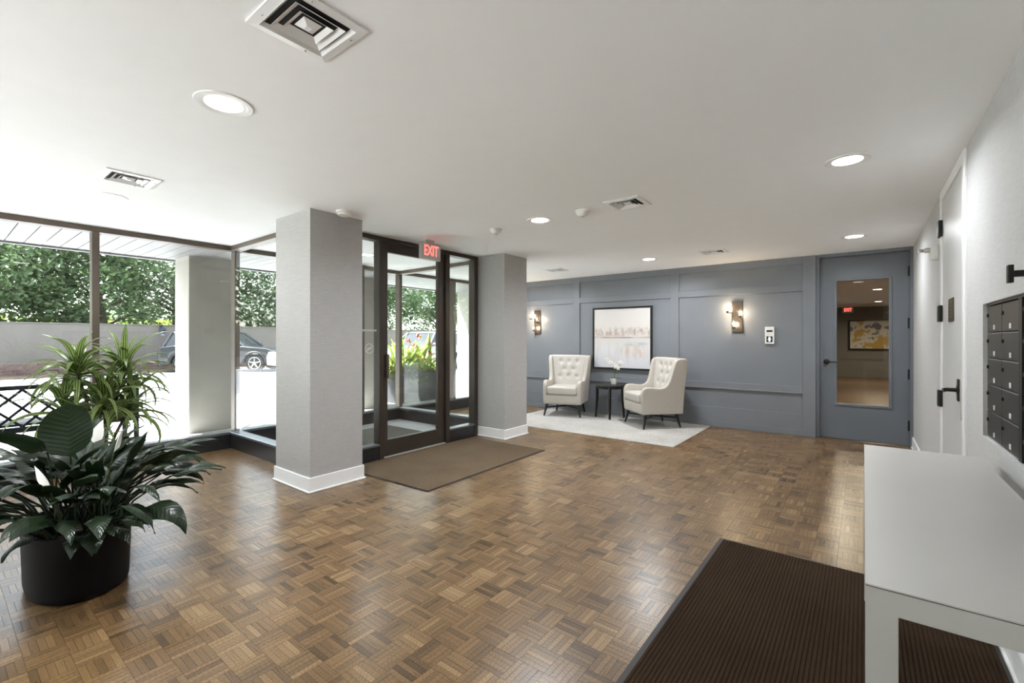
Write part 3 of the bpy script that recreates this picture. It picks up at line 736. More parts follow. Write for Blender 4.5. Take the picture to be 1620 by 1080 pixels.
# ------------------------------------------------------------------ exit signs
def exit_sign(lab, loc, rz, mir=1):
    t = thing('exit_sign', lab, 'exit sign', loc, rz)   # face towards local -Y
    B(-.05, .05, -.022, .022, -.03, 0).build('canopy', 'plastic_grey', t, bevel=.004)
    B(-.15, .15, -.022, .022, -.225, -.03).build('housing', 'plastic_grey', t, bevel=.012, seg=3)
    o = link('lettering', text_mesh('EXIT', .175, .001, 'exit_red', .002), t); o.location = (0, -.0235, -.128); o.rotation_euler = (R(90), 0, 0); o.scale = (.60, .95, 1)
exit_sign('white exit sign with red letters hanging above the entrance door', (-3.92, 3.535, H), R(90))
exit_sign('red exit sign in the hall seen through the glass door', (-.42, 19.4, H), 0)

# ------------------------------------------------------------------ ceiling fittings
LM = None
def downlight(x, y, lab, w=1.0, z=H, tint=(.93, .97, 1)):
    global LM
    t = thing('downlight', lab, 'ceiling light', (x, y, z), 0, 'recessed ceiling downlights')
    if LM is None:
        LM = (MB().lathe([(.124, -.0005), (.122, -.005), (.104, -.0065), (.098, -.0045), (.090, -.003), (.080, -.0025)], 40, caps=False).mesh('trim_ring', 'white_trim', smooth=True),
              MB().lathe([(.080, -.0005), (.0805, -.0028), (.01, -.003)], 40).mesh('lens', 'lens_glow', smooth=False))
    link('trim_ring', LM[0], t); link('lens', LM[1], t)
    l = bpy.data.lights.new('lamp', 'AREA'); l.shape = 'DISK'; l.size = .15; l.energy = DOWNLIGHT_W * w; l.color = tint; l.spread = R(165)
    lo = bpy.data.objects.new('lamp', l); COL.objects.link(lo); lo.parent = t; lo.location = (0, 0, -.0085)
for x, y, lab in ((-2.43, .88, 'large recessed downlight beside the nearest square vent'), (-4.73, .89, 'recessed downlight behind the vent above the plants'), 
                  (-2.43, 3.575, 'recessed downlight between the two ceiling detectors'), (-.08, 3.57, 'recessed downlight near the white door'), (-.08, 6.25, 'recessed downlight in front of the blue-grey door'),
                  (-2.40, 6.26, 'recessed downlight above the right armchair'), (-4.72, 6.26, 'recessed downlight behind the far column')):
    downlight(x, y, lab, {(-.08, 3.57): .4, (-.08, 6.25): .42, (-4.73, .89): .5}.get((x, y), 1.0))
downlight(-5.25, 3.62, 'recessed downlight inside the glazed vestibule', .3)
for x, y, lab in ((-.35, 10.3, 'nearest downlight of the hall behind the glass door'), (.25, 13.2, 'middle downlight of the hall behind the glass door'), (.35, 17.4, 'far downlight of the hall in front of the painting')): downlight(x, y, lab, 1.5, tint=(1, .86, .66))
VM = None
def vent(x, y, lab, s=.30, rz=0):
    global VM
    t = thing('ceiling_vent', lab, 'vent', (x, y, H), rz, 'square ceiling air vents')
    if VM is None:
        def ring(o, i, zo, zi, th=.003):
            m = MB(); q = lambda r, z: [(-r, -r, z), (r, -r, z), (r, r, z), (-r, r, z), (-r, -r, z)]
            m.grid([q(o, zo), q(i, zi), q(i, zi + th), q(o, zo + th), q(o, zo)]); return m
        VM = [('frame', ring(.150, .118, -.008, -.012, .0075).mesh('frame', 'white_trim')), ('rim', ring(.150, .143, -.0005, -.0085, .001).mesh('rim', 'white_trim'))]
        for o, i in ((.118, .105), (.092, .073), (.062, .045)): VM.append(('louver', ring(o, i, -.013, -.001, .001).mesh('louver', 'white_trim')))
        c = MB(); c.v = [(-.034, -.034, -.002), (.034, -.034, -.002), (.034, .034, -.002), (-.034, .034, -.002), (-.010, -.010, -.014), (.010, -.010, -.014), (.010, .010, -.014), (-.010, .010, -.014)]
        c.f = [(0, 1, 5, 4), (1, 2, 6, 5), (2, 3, 7, 6), (3, 0, 4, 7), (4, 5, 6, 7)]; VM.append(('core', c.mesh('core', 'white_trim')))
        VM.append(('backing', B(-.119, .119, -.119, .119, -.0009, -.0003).mesh('backing', 'dark_void')))
        sm = MB()
        VM.append(('screw', None))
    for nme, me in VM:
        if me: link(nme, me, t)
    for sx, sy in ((-.133, .06), (.133, -.06), (.06, .133), (-.06, -.133)):
        o = MB().lathe([(.004, -.0105), (.004, -.0135), (.002, -.0142)], 8, (sx, sy, 0)).build('screw', 'plastic_grey', t)
for x, y, lab in ((-1.58, .845, 'large square ceiling vent at the top left edge of the view'), (-4.08, .88, 'square ceiling vent near the left window above the plants'), (-1.55, 3.57, 'square ceiling vent in the middle of the ceiling beside a dome detector'), (-1.53, 6.22, 'square ceiling vent near the blue-grey wall above the sconce'), (-3.97, 6.31, 'farthest square ceiling vent beside the far column')): vent(x, y, lab)
def detector(x, y, lab, dome=True):
    t = thing('smoke_detector', lab, 'detector', (x, y, H), 0, 'ceiling detectors')
    if dome:
        MB().lathe([(.062, 0), (.062, -.012), (.055, -.016)], 28).build('base', 'plastic_white', t, smooth=True)
        MB().lathe([(.055, -.016), (.052, -.03), (.038, -.044), (.02, -.05)], 28).build('dome', 'plastic_white', t, smooth=True)
        MB().lathe([(.012, -.049), (.012, -.055), (.006, -.058)], 12).build('sensor_tip', 'plastic_grey', t, smooth=True)
    else:
        MB().lathe([(.07, 0), (.07, -.018), (.064, -.022)], 28).build('base', 'plastic_white', t, smooth=True)
        MB().lathe([(.058, -.022), (.056, -.036), (.048, -.04)], 28).build('cover', 'plastic_white', t, smooth=True)
detector(-3.63, 2.27, 'flat round smoke detector against the wide column top', False)
detector(-2.985, 3.59, 'dome detector between the exit sign and the middle downlight'); detector(-1.955, 3.54, 'dome detector beside the middle square vent')

# ------------------------------------------------------------------ indoor plants
PC = Vector((-3.41, .515, 0))
pl = thing('planter_peace_lily', 'black oval planter full of peace lily leaves', 'potted plant', PC)
def oval(a, b, n=40, e=2.35):
    return [(a * math.copysign(abs(math.cos(t)) ** (2 / e), math.cos(t)), b * math.copysign(abs(math.sin(t)) ** (2 / e), math.sin(t))) for t in (2 * math.pi * k / n for k in range(n))]
m = MB(); rings = [(.298, .178, 0.0), (.320, .200, .012), (.326, .206, .04), (.336, .214, .325), (.336, .214, .335), (.322, .200, .335), (.318, .196, .30)]
for a, b, z in rings: m.v += [(x, y, z) for x, y in oval(a, b)]
for i in range(len(rings) - 1):
    for k in range(40): m.f.append((i * 40 + k, i * 40 + (k + 1) % 40, (i + 1) * 40 + (k + 1) % 40, (i + 1) * 40 + k))
m.f.append(tuple(range(40))[::-1]); m.build('pot', 'planter_black', pl, smooth=True)
m = MB(); m.v = [(x, y, .302) for x, y in oval(.32, .198)]; m.f = [tuple(range(40))]; m.build('soil', 'soil', pl)
rl = random.Random(21)
def lily(base, az, lean, PL, L, W, el, droop, roll=0, spathe=False):
    b = Vector(base); d = Vector((math.cos(az) * math.sin(lean), math.sin(az) * math.sin(lean), math.cos(lean)))
    mid = b + Vector((d.x * .75, d.y * .75, d.z * 1.12)) * PL * .5; tip = b + d * PL
    MB().tube([b, mid, tip], [.006, .005, .004], 5, caps=False).build('leaf_stalk', 'stalk_green' if spathe else 'lily_leaf', pl, smooth=True)
    leaf(tip, az, el, L, W, droop, 7, 4, .16, 'heart', roll, .006, rl).build('spathe' if spathe else 'leaf', 'petal_white' if spathe else 'lily_leaf', pl, smooth=True)
for k in range(78):
    bx_, by_ = rl.uniform(-.24, .24), rl.uniform(-.13, .13)
    az = math.atan2(by_ * 1.6, bx_) + rl.gauss(0, .7); u = rl.random()
    lean = R(14 + 52 * u); PL = rl.uniform(.24, .40) * (1 - .1 * u)
    lily((bx_, by_, .29), az, lean, PL, rl.uniform(.21, .31), rl.uniform(.075, .12), R(62 - 60 * u + rl.uniform(-12, 12)), R(rl.uniform(45, 105)), rl.gauss(0, .35))
for k in range(26):   # upright inner leaves
    az = rl.uniform(0, 6.28); lily((rl.uniform(-.2, .2), rl.uniform(-.11, .11), .29), az, R(rl.uniform(3, 22)), rl.uniform(.16, .36), rl.uniform(.2, .28), rl.uniform(.09, .14), R(rl.uniform(40, 80)), R(rl.uniform(30, 110)), rl.gauss(0, .5))
for k in range(18):   # long arching leaves towards the window side and towards the room
    sgn = 1 if k % 3 else -1; az = sgn * R(90) + rl.gauss(0, .35)
    lily((rl.uniform(-.2, .2), sgn * .1, .29), az, R(rl.uniform(35, 60)), rl.uniform(.34, .52), rl.uniform(.24, .32), rl.uniform(.07, .105), R(rl.uniform(0, 25)), R(rl.uniform(50, 90)), rl.gauss(0, .3))
for k in range(7):   # low leaves hanging over the rim towards the camera
    az = rl.uniform(-1.3, .9); lily((.24 * math.cos(az), .13 * math.sin(az), .3), az, R(60), .09, rl.uniform(.15, .2), rl.uniform(.07, .10), R(5), R(95), rl.gauss(0, .2))
def local(px, py, d): return at_d(px, py, d) - PC
# named leaves read from the photograph: broad upright leaf, long leaf at the left, three white spathes
p = local(112, 722, 2.38); MB().tube([(.05, -.02, .29), p], [.006, .004], 5).build('leaf_stalk', 'lily_leaf', pl); leaf(p, R(205), R(82), .28, .245, R(-14), 10, 6, .06, 'round', 0, .004, rl).build('leaf', 'lily_leaf', pl, smooth=True)
p = local(75, 712, 2.3); MB().tube([(.08, -.08, .29), p], [.006, .004], 5).build('leaf_stalk', 'lily_leaf', pl); leaf(p, R(262), R(42), .30, .12, R(55), 8, 4, .12, 'heart', .8, .004, rl).build('leaf', 'lily_leaf', pl, smooth=True)
for px, py, d_, el, az, rl_ in ((180, 715, 2.42, 80, 60, 0), (78, 770, 2.25, 62, 215, .3), (148, 700, 2.5, 75, 120, .5)):
    p = local(px, py, d_); MB().tube([(p.x * .5, p.y * .5, .29), p], [.004, .003], 5).build('flower_stalk', 'stalk_green', pl)
    leaf(p, R(az), R(el), .13, .062, R(25), 6, 4, .2, 'heart', rl_, 0, rl).build('spathe', 'petal_white', pl, smooth=True)

DX = -4.42
dp = thing('potted_dracaena', 'variegated striped dracaena standing behind the peace lily by the window', 'potted plant', (DX, .80, 0))
m = MB().lathe([(.13, 0), (.15, .01), (.165, .36), (.168, .38), (.155, .38), (.15, .34)], 32); m.build('pot', 'planter_black', dp, smooth=True)
MB().lathe([(.152, .335), (.02, .345)], 24).build('soil', 'soil', dp)
rd = random.Random(12); D0 = Vector((DX, .80, 0))
heads = [(122, 588, DX + .05, 38), (196, 592, DX - .05, 40), (165, 640, DX + .10, 42), (100, 648, DX - .10, 22), (205, 645, DX + .02, 34), (150, 690, DX + .15, 18)]
for px, py, x, nl in heads:
    c = at_x(px, py, x) - D0
    b0 = Vector((rd.uniform(-.06, .06), rd.uniform(-.06, .06), .33)); MB().tube([b0, (b0 + c) / 2 + Vector((0, 0, .05)), c], [.013, .011, .009], 8).build('cane', 'cane_brown', dp, smooth=True)
    for k in range(nl):
        t = k / nl; az = k * 2.399 + rd.uniform(-.25, .25); el = R(82 - 85 * t + rd.uniform(-8, 8))
        leaf(c + Vector((0, 0, .045 - .11 * t)), az, el, rd.uniform(.30, .46), rd.uniform(.036, .052), R(rd.uniform(60, 120) + 30 * t), 9, 2, .16, 'lance', rd.gauss(0, .25), .0, rd).build('leaf', 'dracaena_leaf', dp, smooth=True)

# ------------------------------------------------------------------ exterior
CY0, CY1, ZS, XE = -4.0, 13.0, 2.5, -8.05
S('pavement', B(-12.0, XL - .055, -8, 30, -.2, -.004), 'concrete_paving', 'pale concrete paving outside the windows')
S('pavement', B(XL - .055, 6.0, -12, YR - .12, -.2, -.004), 'added_terrace', 'pale terrace added out of view behind the lobby')  # unseen terrace, added pale so sunlight bounces through the rear window
S('driveway', B(-22.3, -12.0, -8, 40, -.2, -.008), 'asphalt', 'grey asphalt driveway beyond the paving')
S('ground', B(-80, 40, -60, 90, -.5, -.201), 'lawn', 'ground beyond')
S('planting_bed', B(-24.0, -22.3, -8, 40, -.2, .02), 'mulch', 'bark mulch strip at the foot of the boundary wall')
for a, b in ((7.7, 7.82), (13.2, 13.32)): S('line_marking', B(-22, -15.3, a, b, -.008, -.004), 'line_yellow', 'yellow parking line')
S('line_marking', MB().prism([(-17.5, 8.05), (-17.4, 8.15), (-15.0, 6.1), (-15.1, 6.0)], -.008, -.003, 'z'), 'line_yellow', 'slanting yellow line on the driveway')
# canopy
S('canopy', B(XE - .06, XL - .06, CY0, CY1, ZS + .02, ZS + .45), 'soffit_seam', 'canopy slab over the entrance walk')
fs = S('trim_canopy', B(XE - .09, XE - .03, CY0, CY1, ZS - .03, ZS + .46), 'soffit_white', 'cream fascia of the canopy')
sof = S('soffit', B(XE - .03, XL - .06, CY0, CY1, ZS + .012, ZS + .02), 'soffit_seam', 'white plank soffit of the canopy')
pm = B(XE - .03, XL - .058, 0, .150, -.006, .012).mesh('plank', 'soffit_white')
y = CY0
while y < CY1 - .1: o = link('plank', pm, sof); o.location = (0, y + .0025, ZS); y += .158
S('wall_upper', B(XL - .06, XR + .2, YR - .1, YB + .16, H + .25, 6.0), 'stucco', 'storey above the lobby')
S('wall_side', B(XL - .06, 3.3, YB + .16, 20.2, H + .2, 6.0), 'stucco')
S('wall_front', B(XL - .12, XL + .06, YB, 20.2, -.2, H + .3), 'stucco', 'beige stucco facade beyond the lobby windows')
cm = B(0, .57, 0, .57, -.1, ZS + .02).mesh('exterior_column', 'stucco', bevel=.012)
for y, lab in ((2.262, 'beige stucco column outside the left window'), (5.05, 'beige stucco column outside the vestibule'), (8.15, 'beige stucco column beyond the flower trough'), (-.9, 'beige stucco column outside beside the bench')):
    o = link('exterior_column', cm); o.location = (-8.03, y, 0); o['kind'] = 'structure'; o['label'] = lab
# boundary wall with brick plinth
BX = -24.0
bw_ = S('boundary_wall', B(BX - .25, BX, -34, 44, -.2, 1.90), 'stucco_wall', 'beige stucco boundary wall with brick plinth')
B(BX - .29, BX + .04, -34, 44, 1.90, 1.945).build('coping', 'stucco_wall', bw_, bevel=.01, seg=1)
B(BX, BX + .025, -14, 44, -.1, .45).build('mortar_bed', 'mortar', bw_)
bm_ = B(0, .045, .006, .204, .006, .106).mesh('brick', 'brick_red', bevel=.004, seg=1)
rest = MB(); nb = 0
for r in range(4):
    y = -2 + (.105 if r % 2 else 0)
    while y < 30:
        z = .01 + r * .1105
        if .6 < y < 16.2: o = link('brick', bm_, bw_); o.location = (BX + rl.uniform(-.004, .003), y, z); nb += 1
        else: rest.box(BX, BX + .045, y + .006, y + .204, z + .006, z + .106)
        y += .21
tag(rest.build('brick_courses', 'brick_red', bw_), kind='stuff')
ln = thing('wall_lantern', 'black lantern on the boundary wall left of the stucco column', 'lantern', at_x(255, 524, BX + .02))
MB().tube([(0, 0, .18), (.12, 0, .26), (.20, 0, .22), (.20, 0, .16)], .018, 8).build('bracket', 'lantern_metal', ln)
MB().lathe([(.09, -.1), (.13, .05), (.135, .07), (.12, .08), (.03, .17)], 6, (.2, 0, 0)).build('lantern_roof', 'lantern_metal', ln)
MB().lathe([(.05, -.2), (.07, -.19), (.115, .05)], 6, (.2, 0, 0)).build('lantern_glass', 'house_window', ln)
B(0, .03, -.06, .06, -.02, .28).build('mount', 'lantern_metal', ln)
# lattice bench
bn = thing('garden_bench', 'black metal garden bench with lattice back outside the left window', 'bench', (-7.0, 0, 0))
by0, by1 = -.2, 1.6
B(-.02, .02, by0, by1, .79, .835).build('top_rail', 'furniture_black', bn, bevel=.006); B(-.02, .02, by0, by1, .34, .40).build('lower_rail', 'furniture_black', bn, bevel=.006)
for y in (by0, by1 - .05): B(-.025, .025, y, y + .05, 0, .79).build('post', 'furniture_black', bn)
for y in (by0, by1 - .05): B(-.55, -.50, y, y + .05, 0, .62).build('front_leg', 'furniture_black', bn); B(-.55, -.02, y, y + .05, .62, .66).build('armrest', 'furniture_black', bn, bevel=.006)
for k in range(6): B(-.54 + k * .085, -.47 + k * .085, by0, by1, .40, .425).build('seat_slat', 'furniture_black', bn)
hgt = .39; k = 0; y = by0 - hgt + .05
while y < by1:
    for s in (1, -1):
        a, b = y, y + hgt; z0, z1 = (.4, .79) if s > 0 else (.79, .4)
        a2, b2 = max(a, by0 + .05), min(b, by1 - .05)
        if b2 - a2 > .05:
            f = lambda q: z0 + (z1 - z0) * (q - a) / hgt
            MB().tube([(s * .006, a2, f(a2)), (s * .006, b2, f(b2))], .017, 4).build('lattice_bar', 'furniture_black', bn)
    y += .195
# flower trough seen through the entrance door
tr = thing('flower_trough', 'grey trough of canna and trailing flowers outside the entrance', 'planter', (-7.72, 6.45, 0))
m = MB(); m.v = [(-.24, -.52, 0), (.24, -.52, 0), (.24, .52, 0), (-.24, .52, 0), (-.30, -.60, .62), (.30, -.60, .62), (.30, .60, .62), (-.30, .60, .62), (-.26, -.56, .62), (.26, -.56, .62), (.26, .56, .62), (-.26, .56, .62), (-.26, -.56, .56), (.26, -.56, .56), (.26, .56, .56), (-.26, .56, .56)]
m.f = [(0, 3, 2, 1), (0, 1, 5, 4), (1, 2, 6, 5), (2, 3, 7, 6), (3, 0, 4, 7), (4, 5, 9, 8), (5, 6, 10, 9), (6, 7, 11, 10), (7, 4, 8, 11), (8, 9, 13, 12), (9, 10, 14, 13), (10, 11, 15, 14), (11, 8, 12, 15)]
m.build('trough', 'trough_grey', tr, bevel=.008, seg=1); B(-.26, .26, -.56, .56, .50, .585).build('soil', 'soil', tr)
rf = random.Random(9)
for k in range(70):
    leaf((rf.uniform(-.18, .18), rf.uniform(-.45, .45), .58), rf.uniform(0, 6.28), R(rf.uniform(55, 88)), rf.uniform(.5, 1.0), rf.uniform(.07, .14), R(rf.uniform(20, 80)), 7, 2, .15, 'lance', rf.gauss(0, .3), 0, rf).build('leaf', 'flower_leaf', tr, smooth=True)
tm = MB()
for k in range(1800):
    a = rf.uniform(0, 6.28); q = rf.random() ** .5; x, y = .34 * q * math.cos(a), .66 * q * math.sin(a); z = .62 + rf.uniform(-.3, .22) * q + .06
    v = Vector((x, y, z)); d1 = Vector((rf.gauss(0, 1), rf.gauss(0, 1), rf.gauss(0, 1))).normalized() * .035; d2 = d1.orthogonal().normalized() * .022
    b = len(tm.v); tm.v += [tuple(v - d1), tuple(v + d2), tuple(v + d1), tuple(v - d2)]; tm.f.append((b, b + 1, b + 2, b + 3))
tag(tm.build('trailing_foliage', 'flower_leaf', tr), kind='stuff')
for k in range(16):
    c = Vector((rf.uniform(-.2, .25), rf.uniform(-.5, .5), rf.uniform(.75, 1.42))); mm = MB()
    for j in range(5): mm.sphere(tuple(c + Vector((rf.gauss(0, .02), rf.gauss(0, .02), rf.gauss(0, .025)))), .02, 6, 4)
    mm.build('flower', 'petal_red' if k < 7 else ('petal_orange' if k < 10 else 'petal_white'), tr, smooth=True)

# ------------------------------------------------------------------ cars
def car(name, lab, loc, rz, paint, clad, suv=True):
    t = thing(name, lab, 'car', loc, rz)     # nose to local +X, origin under the middle
    Lh, W = (2.3, .93) if suv else (2.35, .9); hb = 1.02 if suv else .92; hr = 1.66 if suv else 1.44; wr_ = .36 if suv else .33; wx = (1.42, -1.38)
    def arch(cx): return [(cx + (wr_ + .06) * math.cos(a), max(.28, wr_ + (wr_ + .06) * math.sin(a))) for a in (math.pi * k / 10 for k in range(11))]
    low = [(Lh, .34), (Lh + .03, .6), (Lh - .06, .84), (Lh - .45, hb - .06), (.95, hb + .02), (-1.6, hb + .06), (-Lh + .08, hb), (-Lh, .72), (-Lh + .04, .34)]
    und = [(-Lh + .1, .28)] + arch(wx[1])[::-1] + arch(wx[0])[::-1] + [(Lh - .1, .28)]
    MB().prism(low + und, -W, W, 'y').build('body', paint, t, bevel=.05, seg=3, smooth=True, angle=35)
    def green(z0, z1, xs0, xs1, w0, w1, nm, mt, **k):
        m = MB(); m.v = [(xs0[0], -w0, z0), (xs0[1], -w0, z0), (xs0[1], w0, z0), (xs0[0], w0, z0), (xs1[0], -w1, z1), (xs1[1], -w1, z1), (xs1[1], w1, z1), (xs1[0], w1, z1)]
        m.f = [(0, 3, 2, 1), (4, 5, 6, 7), (0, 1, 5, 4), (1, 2, 6, 5), (2, 3, 7, 6), (3, 0, 4, 7)]; m.build(nm, mt, t, **k)
    xr = (-2.1, 1.0) if suv else (-1.75, 1.05); xt = (-1.85, .25) if suv else (-1.0, .2)
    green(hb - .02, hr - .06, xr, xt, W - .06, W - .24, 'cabin_glass', 'car_glass', bevel=.03, smooth=True)
    green(hr - .075, hr, (xt[0] - .04, xt[1] + .05), (xt[0] + .12, xt[1] - .16), W - .21, W - .30, 'roof', paint, bevel=.025, smooth=True)
    for s in (-1, 1):
        for xa, xb in ((xr[1], xt[1]), (xr[0], xt[0])): MB().tube([(xa, s * (W - .065), hb), (xb, s * (W - .235), hr - .05)], .045, 6).build('pillar', paint, t)
        MB().tube([(-.35, s * (W - .06), hb), (-.4, s * (W - .235), hr - .05)], .035, 6).build('pillar', paint, t)
        mi = MB(); mi.sphere((.82, s * (W + .1), hb + .1), .1, 10, 6, (.6, 1, .7)); mi.build('mirror', paint, t, smooth=True)
        B(Lh - .18, Lh + .0, s * W * .62 - .2, s * W * .62 + .2, .66, .80).build('headlight', 'lamp_clear', t, bevel=.03)
        B(-Lh - .005, -Lh + .15, s * W * .7 - .2, s * W * .7 + .2, .78, .93).build('tail_light', 'lamp_red', t, bevel=.03)
        for cx in wx:
            wh_ = MB().lathe([(wr_ * .62, -.1), (wr_ * .95, -.1), (wr_, -.06), (wr_, .06), (wr_ * .95, .1), (wr_ * .62, .1)], 28, (cx, s * (W - .11), wr_), 'y').build('wheel', 'tyre', t, smooth=True)
            for j in range(5):
                a = 2 * math.pi * j / 5 + .3; yy = s * (W - .0)
                MB().tube([(cx, yy, wr_), (cx + .62 * wr_ * math.cos(a), yy, wr_ + .62 * wr_ * math.sin(a))], [.05, .03], 4).build('spoke', 'alloy', wh_)
            MB().tube([(cx + .64 * wr_ * math.cos(2 * math.pi * j / 24), s * (W - .005), wr_ + .64 * wr_ * math.sin(2 * math.pi * j / 24)) for j in range(25)], .018, 5).build('rim', 'alloy', wh_)
            if clad:
                ar = MB().tube([(cx + (wr_ + .09) * math.cos(a), s * (W + .002), wr_ + (wr_ + .09) * math.sin(a)) for a in (math.pi * k / 12 for k in range(13))], .055, 6); ar.build('arch_cladding', 'cladding', t)
    B(-Lh - .01, -Lh + .2, -W + .06, W - .06, .30, .52).build('rear_bumper', 'cladding' if clad else paint, t, bevel=.04); B(Lh - .2, Lh + .045, -W + .08, W - .08, .30, .50).build('front_bumper', 'cladding' if clad else paint, t, bevel=.04)
    return t
car('car', 'dark sport utility car parked along the boundary wall behind the stucco column', (-21.2, 7.9, -.006), R(43), 'car_dark', True)
car('car', 'white saloon car parked on the driveway seen past the wide column', (-17.7, 10.6, -.006), R(-92), 'car_white', False, False)
car('car', 'white sport utility car seen through the entrance door', (-15.2, 13.4, -.006), R(-75), 'car_white', False)

# ------------------------------------------------------------------ trees, hedge, house
def tree(lab, x, y, h, rx, rz_, mat, n, seed, low=1.5):
    r = random.Random(seed); t = thing('tree', lab, 'tree', (x, y, -.2), 0, 'trees behind the boundary wall')
    b = MB(); b.tube([(0, 0, 0), (.1, .1, h * .3), (r.uniform(-.3, .3), r.uniform(-.3, .3), h * .62), (r.uniform(-.6, .6), r.uniform(-.6, .6), h * .9)], [.24, .18, .11, .04], 8); b.build('trunk', 'bark', t, smooth=True)
    for k in range(11):
        a = r.uniform(0, 6.28); z = h * r.uniform(.2, .7); L = rx * r.uniform(.55, .95); p0 = Vector((0, 0, z)); p1 = Vector((math.cos(a) * L * .5, math.sin(a) * L * .5, z + L * .3)); p2 = Vector((math.cos(a) * L, math.sin(a) * L, z + L * .4))
        MB().tube([p0, p1, p2], [.07, .045, .015], 6).build('branch', 'bark', t, smooth=True)
    cl = []
    for k in range(90):
        u = Vector((r.gauss(0, 1), r.gauss(0, 1), r.gauss(0, 1))).normalized() * r.random() ** .4
        cl.append((Vector((u.x * rx, u.y * rx, low + (h - low) * .5 + u.z * (h - low) * .5)), r.uniform(.55, 1.05)))
    m = MB()
    for k in range(n):
        c, q = cl[r.randrange(90)]; u = Vector((r.gauss(0, 1), r.gauss(0, 1), r.gauss(0, 1))).normalized() * q * r.random() ** .45; p = c + u
        d1 = Vector((r.gauss(0, 1), r.gauss(0, 1), r.gauss(0, .6))).normalized() * r.uniform(.075, .13); d2 = d1.cross(Vector((r.gauss(0, 1), r.gauss(0, 1), r.gauss(0, 1)))).normalized() * r.uniform(.04, .065)
        i = len(m.v); m.v += [tuple(p - d1), tuple(p + d2), tuple(p + d1), tuple(p - d2)]; m.f.append((i, i + 1, i + 2, i + 3))
    me = bpy.data.meshes.new('foliage'); me.from_pydata(m.v, [], m.f); me.materials.append(MATS[mat]); tag(link('foliage', me, t), kind='stuff')
for i, (x, y, h, rx, mat, n, lab) in enumerate(((-26.4, 1.2, 8.5, 2.6, 'tree_leaf', 15000, 'dense green tree filling the far left window'), (-26.2, 4.6, 8.0, 2.4, 'tree_leaf', 15000, 'dense green tree left of the window mullion'),
        (-27.2, 7.6, 7.5, 2.0, 'tree_leaf_grey', 4500, 'sparse grey-green tree with bare branches in front of the white house'), (-26.4, 10.6, 8.0, 2.4, 'tree_leaf_grey', 15000, 'grey-green tree behind the stucco column'),
        (-26.6, 14.6, 8.2, 2.6, 'tree_leaf_grey', 15000, 'grey-green tree above the parked cars'), (-27, 19.5, 8.5, 3.0, 'tree_leaf', 15000, 'dark green tree seen through the door glass'), (-27, 25.5, 9, 3.4, 'tree_leaf', 15000, 'dark green tree right of the door glass'), (-27.5, -2.8, 8.5, 2.8, 'tree_leaf', 9000, 'green tree beyond the left edge'), (-27.5, 32.0, 9, 3.6, 'tree_leaf', 9000, 'farthest dark green tree along the wall'))):
    tree(lab, x, y, h, rx, None, mat, n, 100 + i, 1.0 if i != 2 else 2.2)
hg = thing('hedge', 'sunlit yellow-green hedge showing above the boundary wall', 'hedge', (-28.5, 8, -.2))
m = MB(); r = random.Random(77)
for k in range(7000):
    p = Vector((r.uniform(-.5, .5), r.uniform(-8, 8), 2.5 * r.random() ** .5 + .1 * math.sin(k))); d1 = Vector((r.gauss(0, 1), r.gauss(0, 1), r.gauss(0, 1))).normalized() * .09; d2 = d1.orthogonal().normalized() * .05
    i = len(m.v); m.v += [tuple(p - d1), tuple(p + d2), tuple(p + d1), tuple(p - d2)]; m.f.append((i, i + 1, i + 2, i + 3))
tag(m.build('foliage', 'hedge_leaf', hg), kind='stuff'); MB().tube([(0, -7.5, .3), (0, 0, .4), (0, 7.5, .3)], .12, 6).build('stems', 'bark', hg)
hs = thing('house', 'white house with a pale roof glimpsed between the trees', 'house', (-40, 9.3, -.2))
B(-3, 0, -2.6, 2.6, 0, 3.0).build('wall', 'house_white', hs)
m = MB(); m.prism([(-3.0, 2.95), (3.0, 2.95), (0, 4.6)], -3.4, .4, 'x'); m.build('roof', 'house_roof', hs)
for y in (-1.8, -.6, .6, 1.8):
    f = B(0, .05, y - .42, y + .42, 1.6, 2.8).build('window', 'house_white', hs); B(.05, .07, y - .36, y + .36, 1.66, 2.74).build('pane', 'house_window', f)

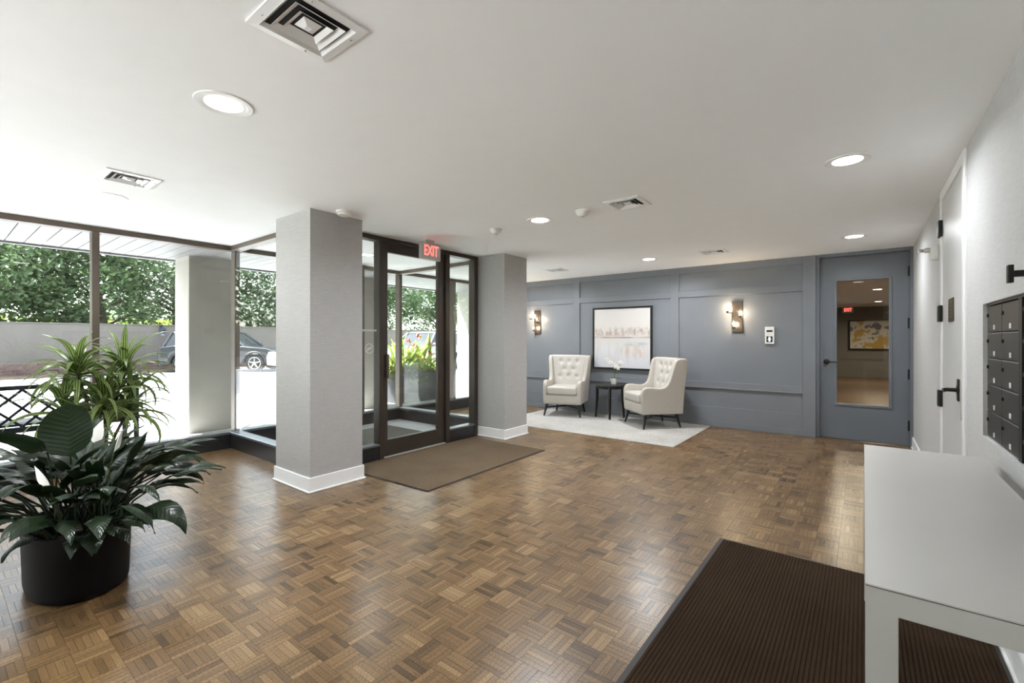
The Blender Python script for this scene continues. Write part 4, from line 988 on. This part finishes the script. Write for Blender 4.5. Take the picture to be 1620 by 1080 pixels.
tl = thing('added_treeline', 'row of dark green trees added out of view, reflected in the vestibule glass', 'trees', (-28, -20, -.2))  # out-of-view trees added to keep bright sky from reflecting in the glass
m = MB(); r = random.Random(31)
for k in range(16000):
    y = r.uniform(-16, 14); hh = 6.5 + 1.6 * math.sin(y * .7) + 1.0 * math.sin(y * 1.9); p = Vector((r.uniform(-1.4, 1.4), y, .6 + hh * r.random() ** .8)); d1 = Vector((r.gauss(0, 1), r.gauss(0, 1), r.gauss(0, 1))).normalized() * .2; d2 = d1.orthogonal().normalized() * .11
    i = len(m.v); m.v += [tuple(p - d1), tuple(p + d2), tuple(p + d1), tuple(p - d2)]; m.f.append((i, i + 1, i + 2, i + 3))
me = bpy.data.meshes.new('foliage'); me.from_pydata(m.v, [], m.f); me.materials.append(MATS['tree_leaf']); tag(link('foliage', me, tl), kind='stuff')
for k in range(6): MB().tube([(0, -14 + k * 5, 0), (.1, -14 + k * 5.1, 3), (0, -14 + k * 5.05, 5.5)], [.22, .16, .06], 7).build('trunk', 'bark', tl, smooth=True)

# trees added out of view beyond the rear window, blocking low sky
tr2 = thing('added_treeline', 'row of green trees added out of view beyond the rear terrace', 'trees', (-6, -17, -.2))
m = MB(); r = random.Random(32)
for k in range(14000):
    x = r.uniform(-16, 20); hh = 7 + 1.4 * math.sin(x * .8); p = Vector((x, r.uniform(-1.2, 1.2), .1 + hh * r.random() ** .9)); d1 = Vector((r.gauss(0, 1), r.gauss(0, 1), r.gauss(0, 1))).normalized() * .26; d2 = d1.orthogonal().normalized() * .15
    i = len(m.v); m.v += [tuple(p - d1), tuple(p + d2), tuple(p + d1), tuple(p - d2)]; m.f.append((i, i + 1, i + 2, i + 3))
me = bpy.data.meshes.new('foliage'); me.from_pydata(m.v, [], m.f); me.materials.append(MATS['tree_leaf']); tag(link('foliage', me, tr2), kind='stuff')
for k in range(6): MB().tube([(-14 + k * 6, 0, 0), (-14 + k * 6.1, .1, 3), (-14 + k * 6, 0, 5.5)], [.22, .16, .06], 7).build('trunk', 'bark', tr2, smooth=True)
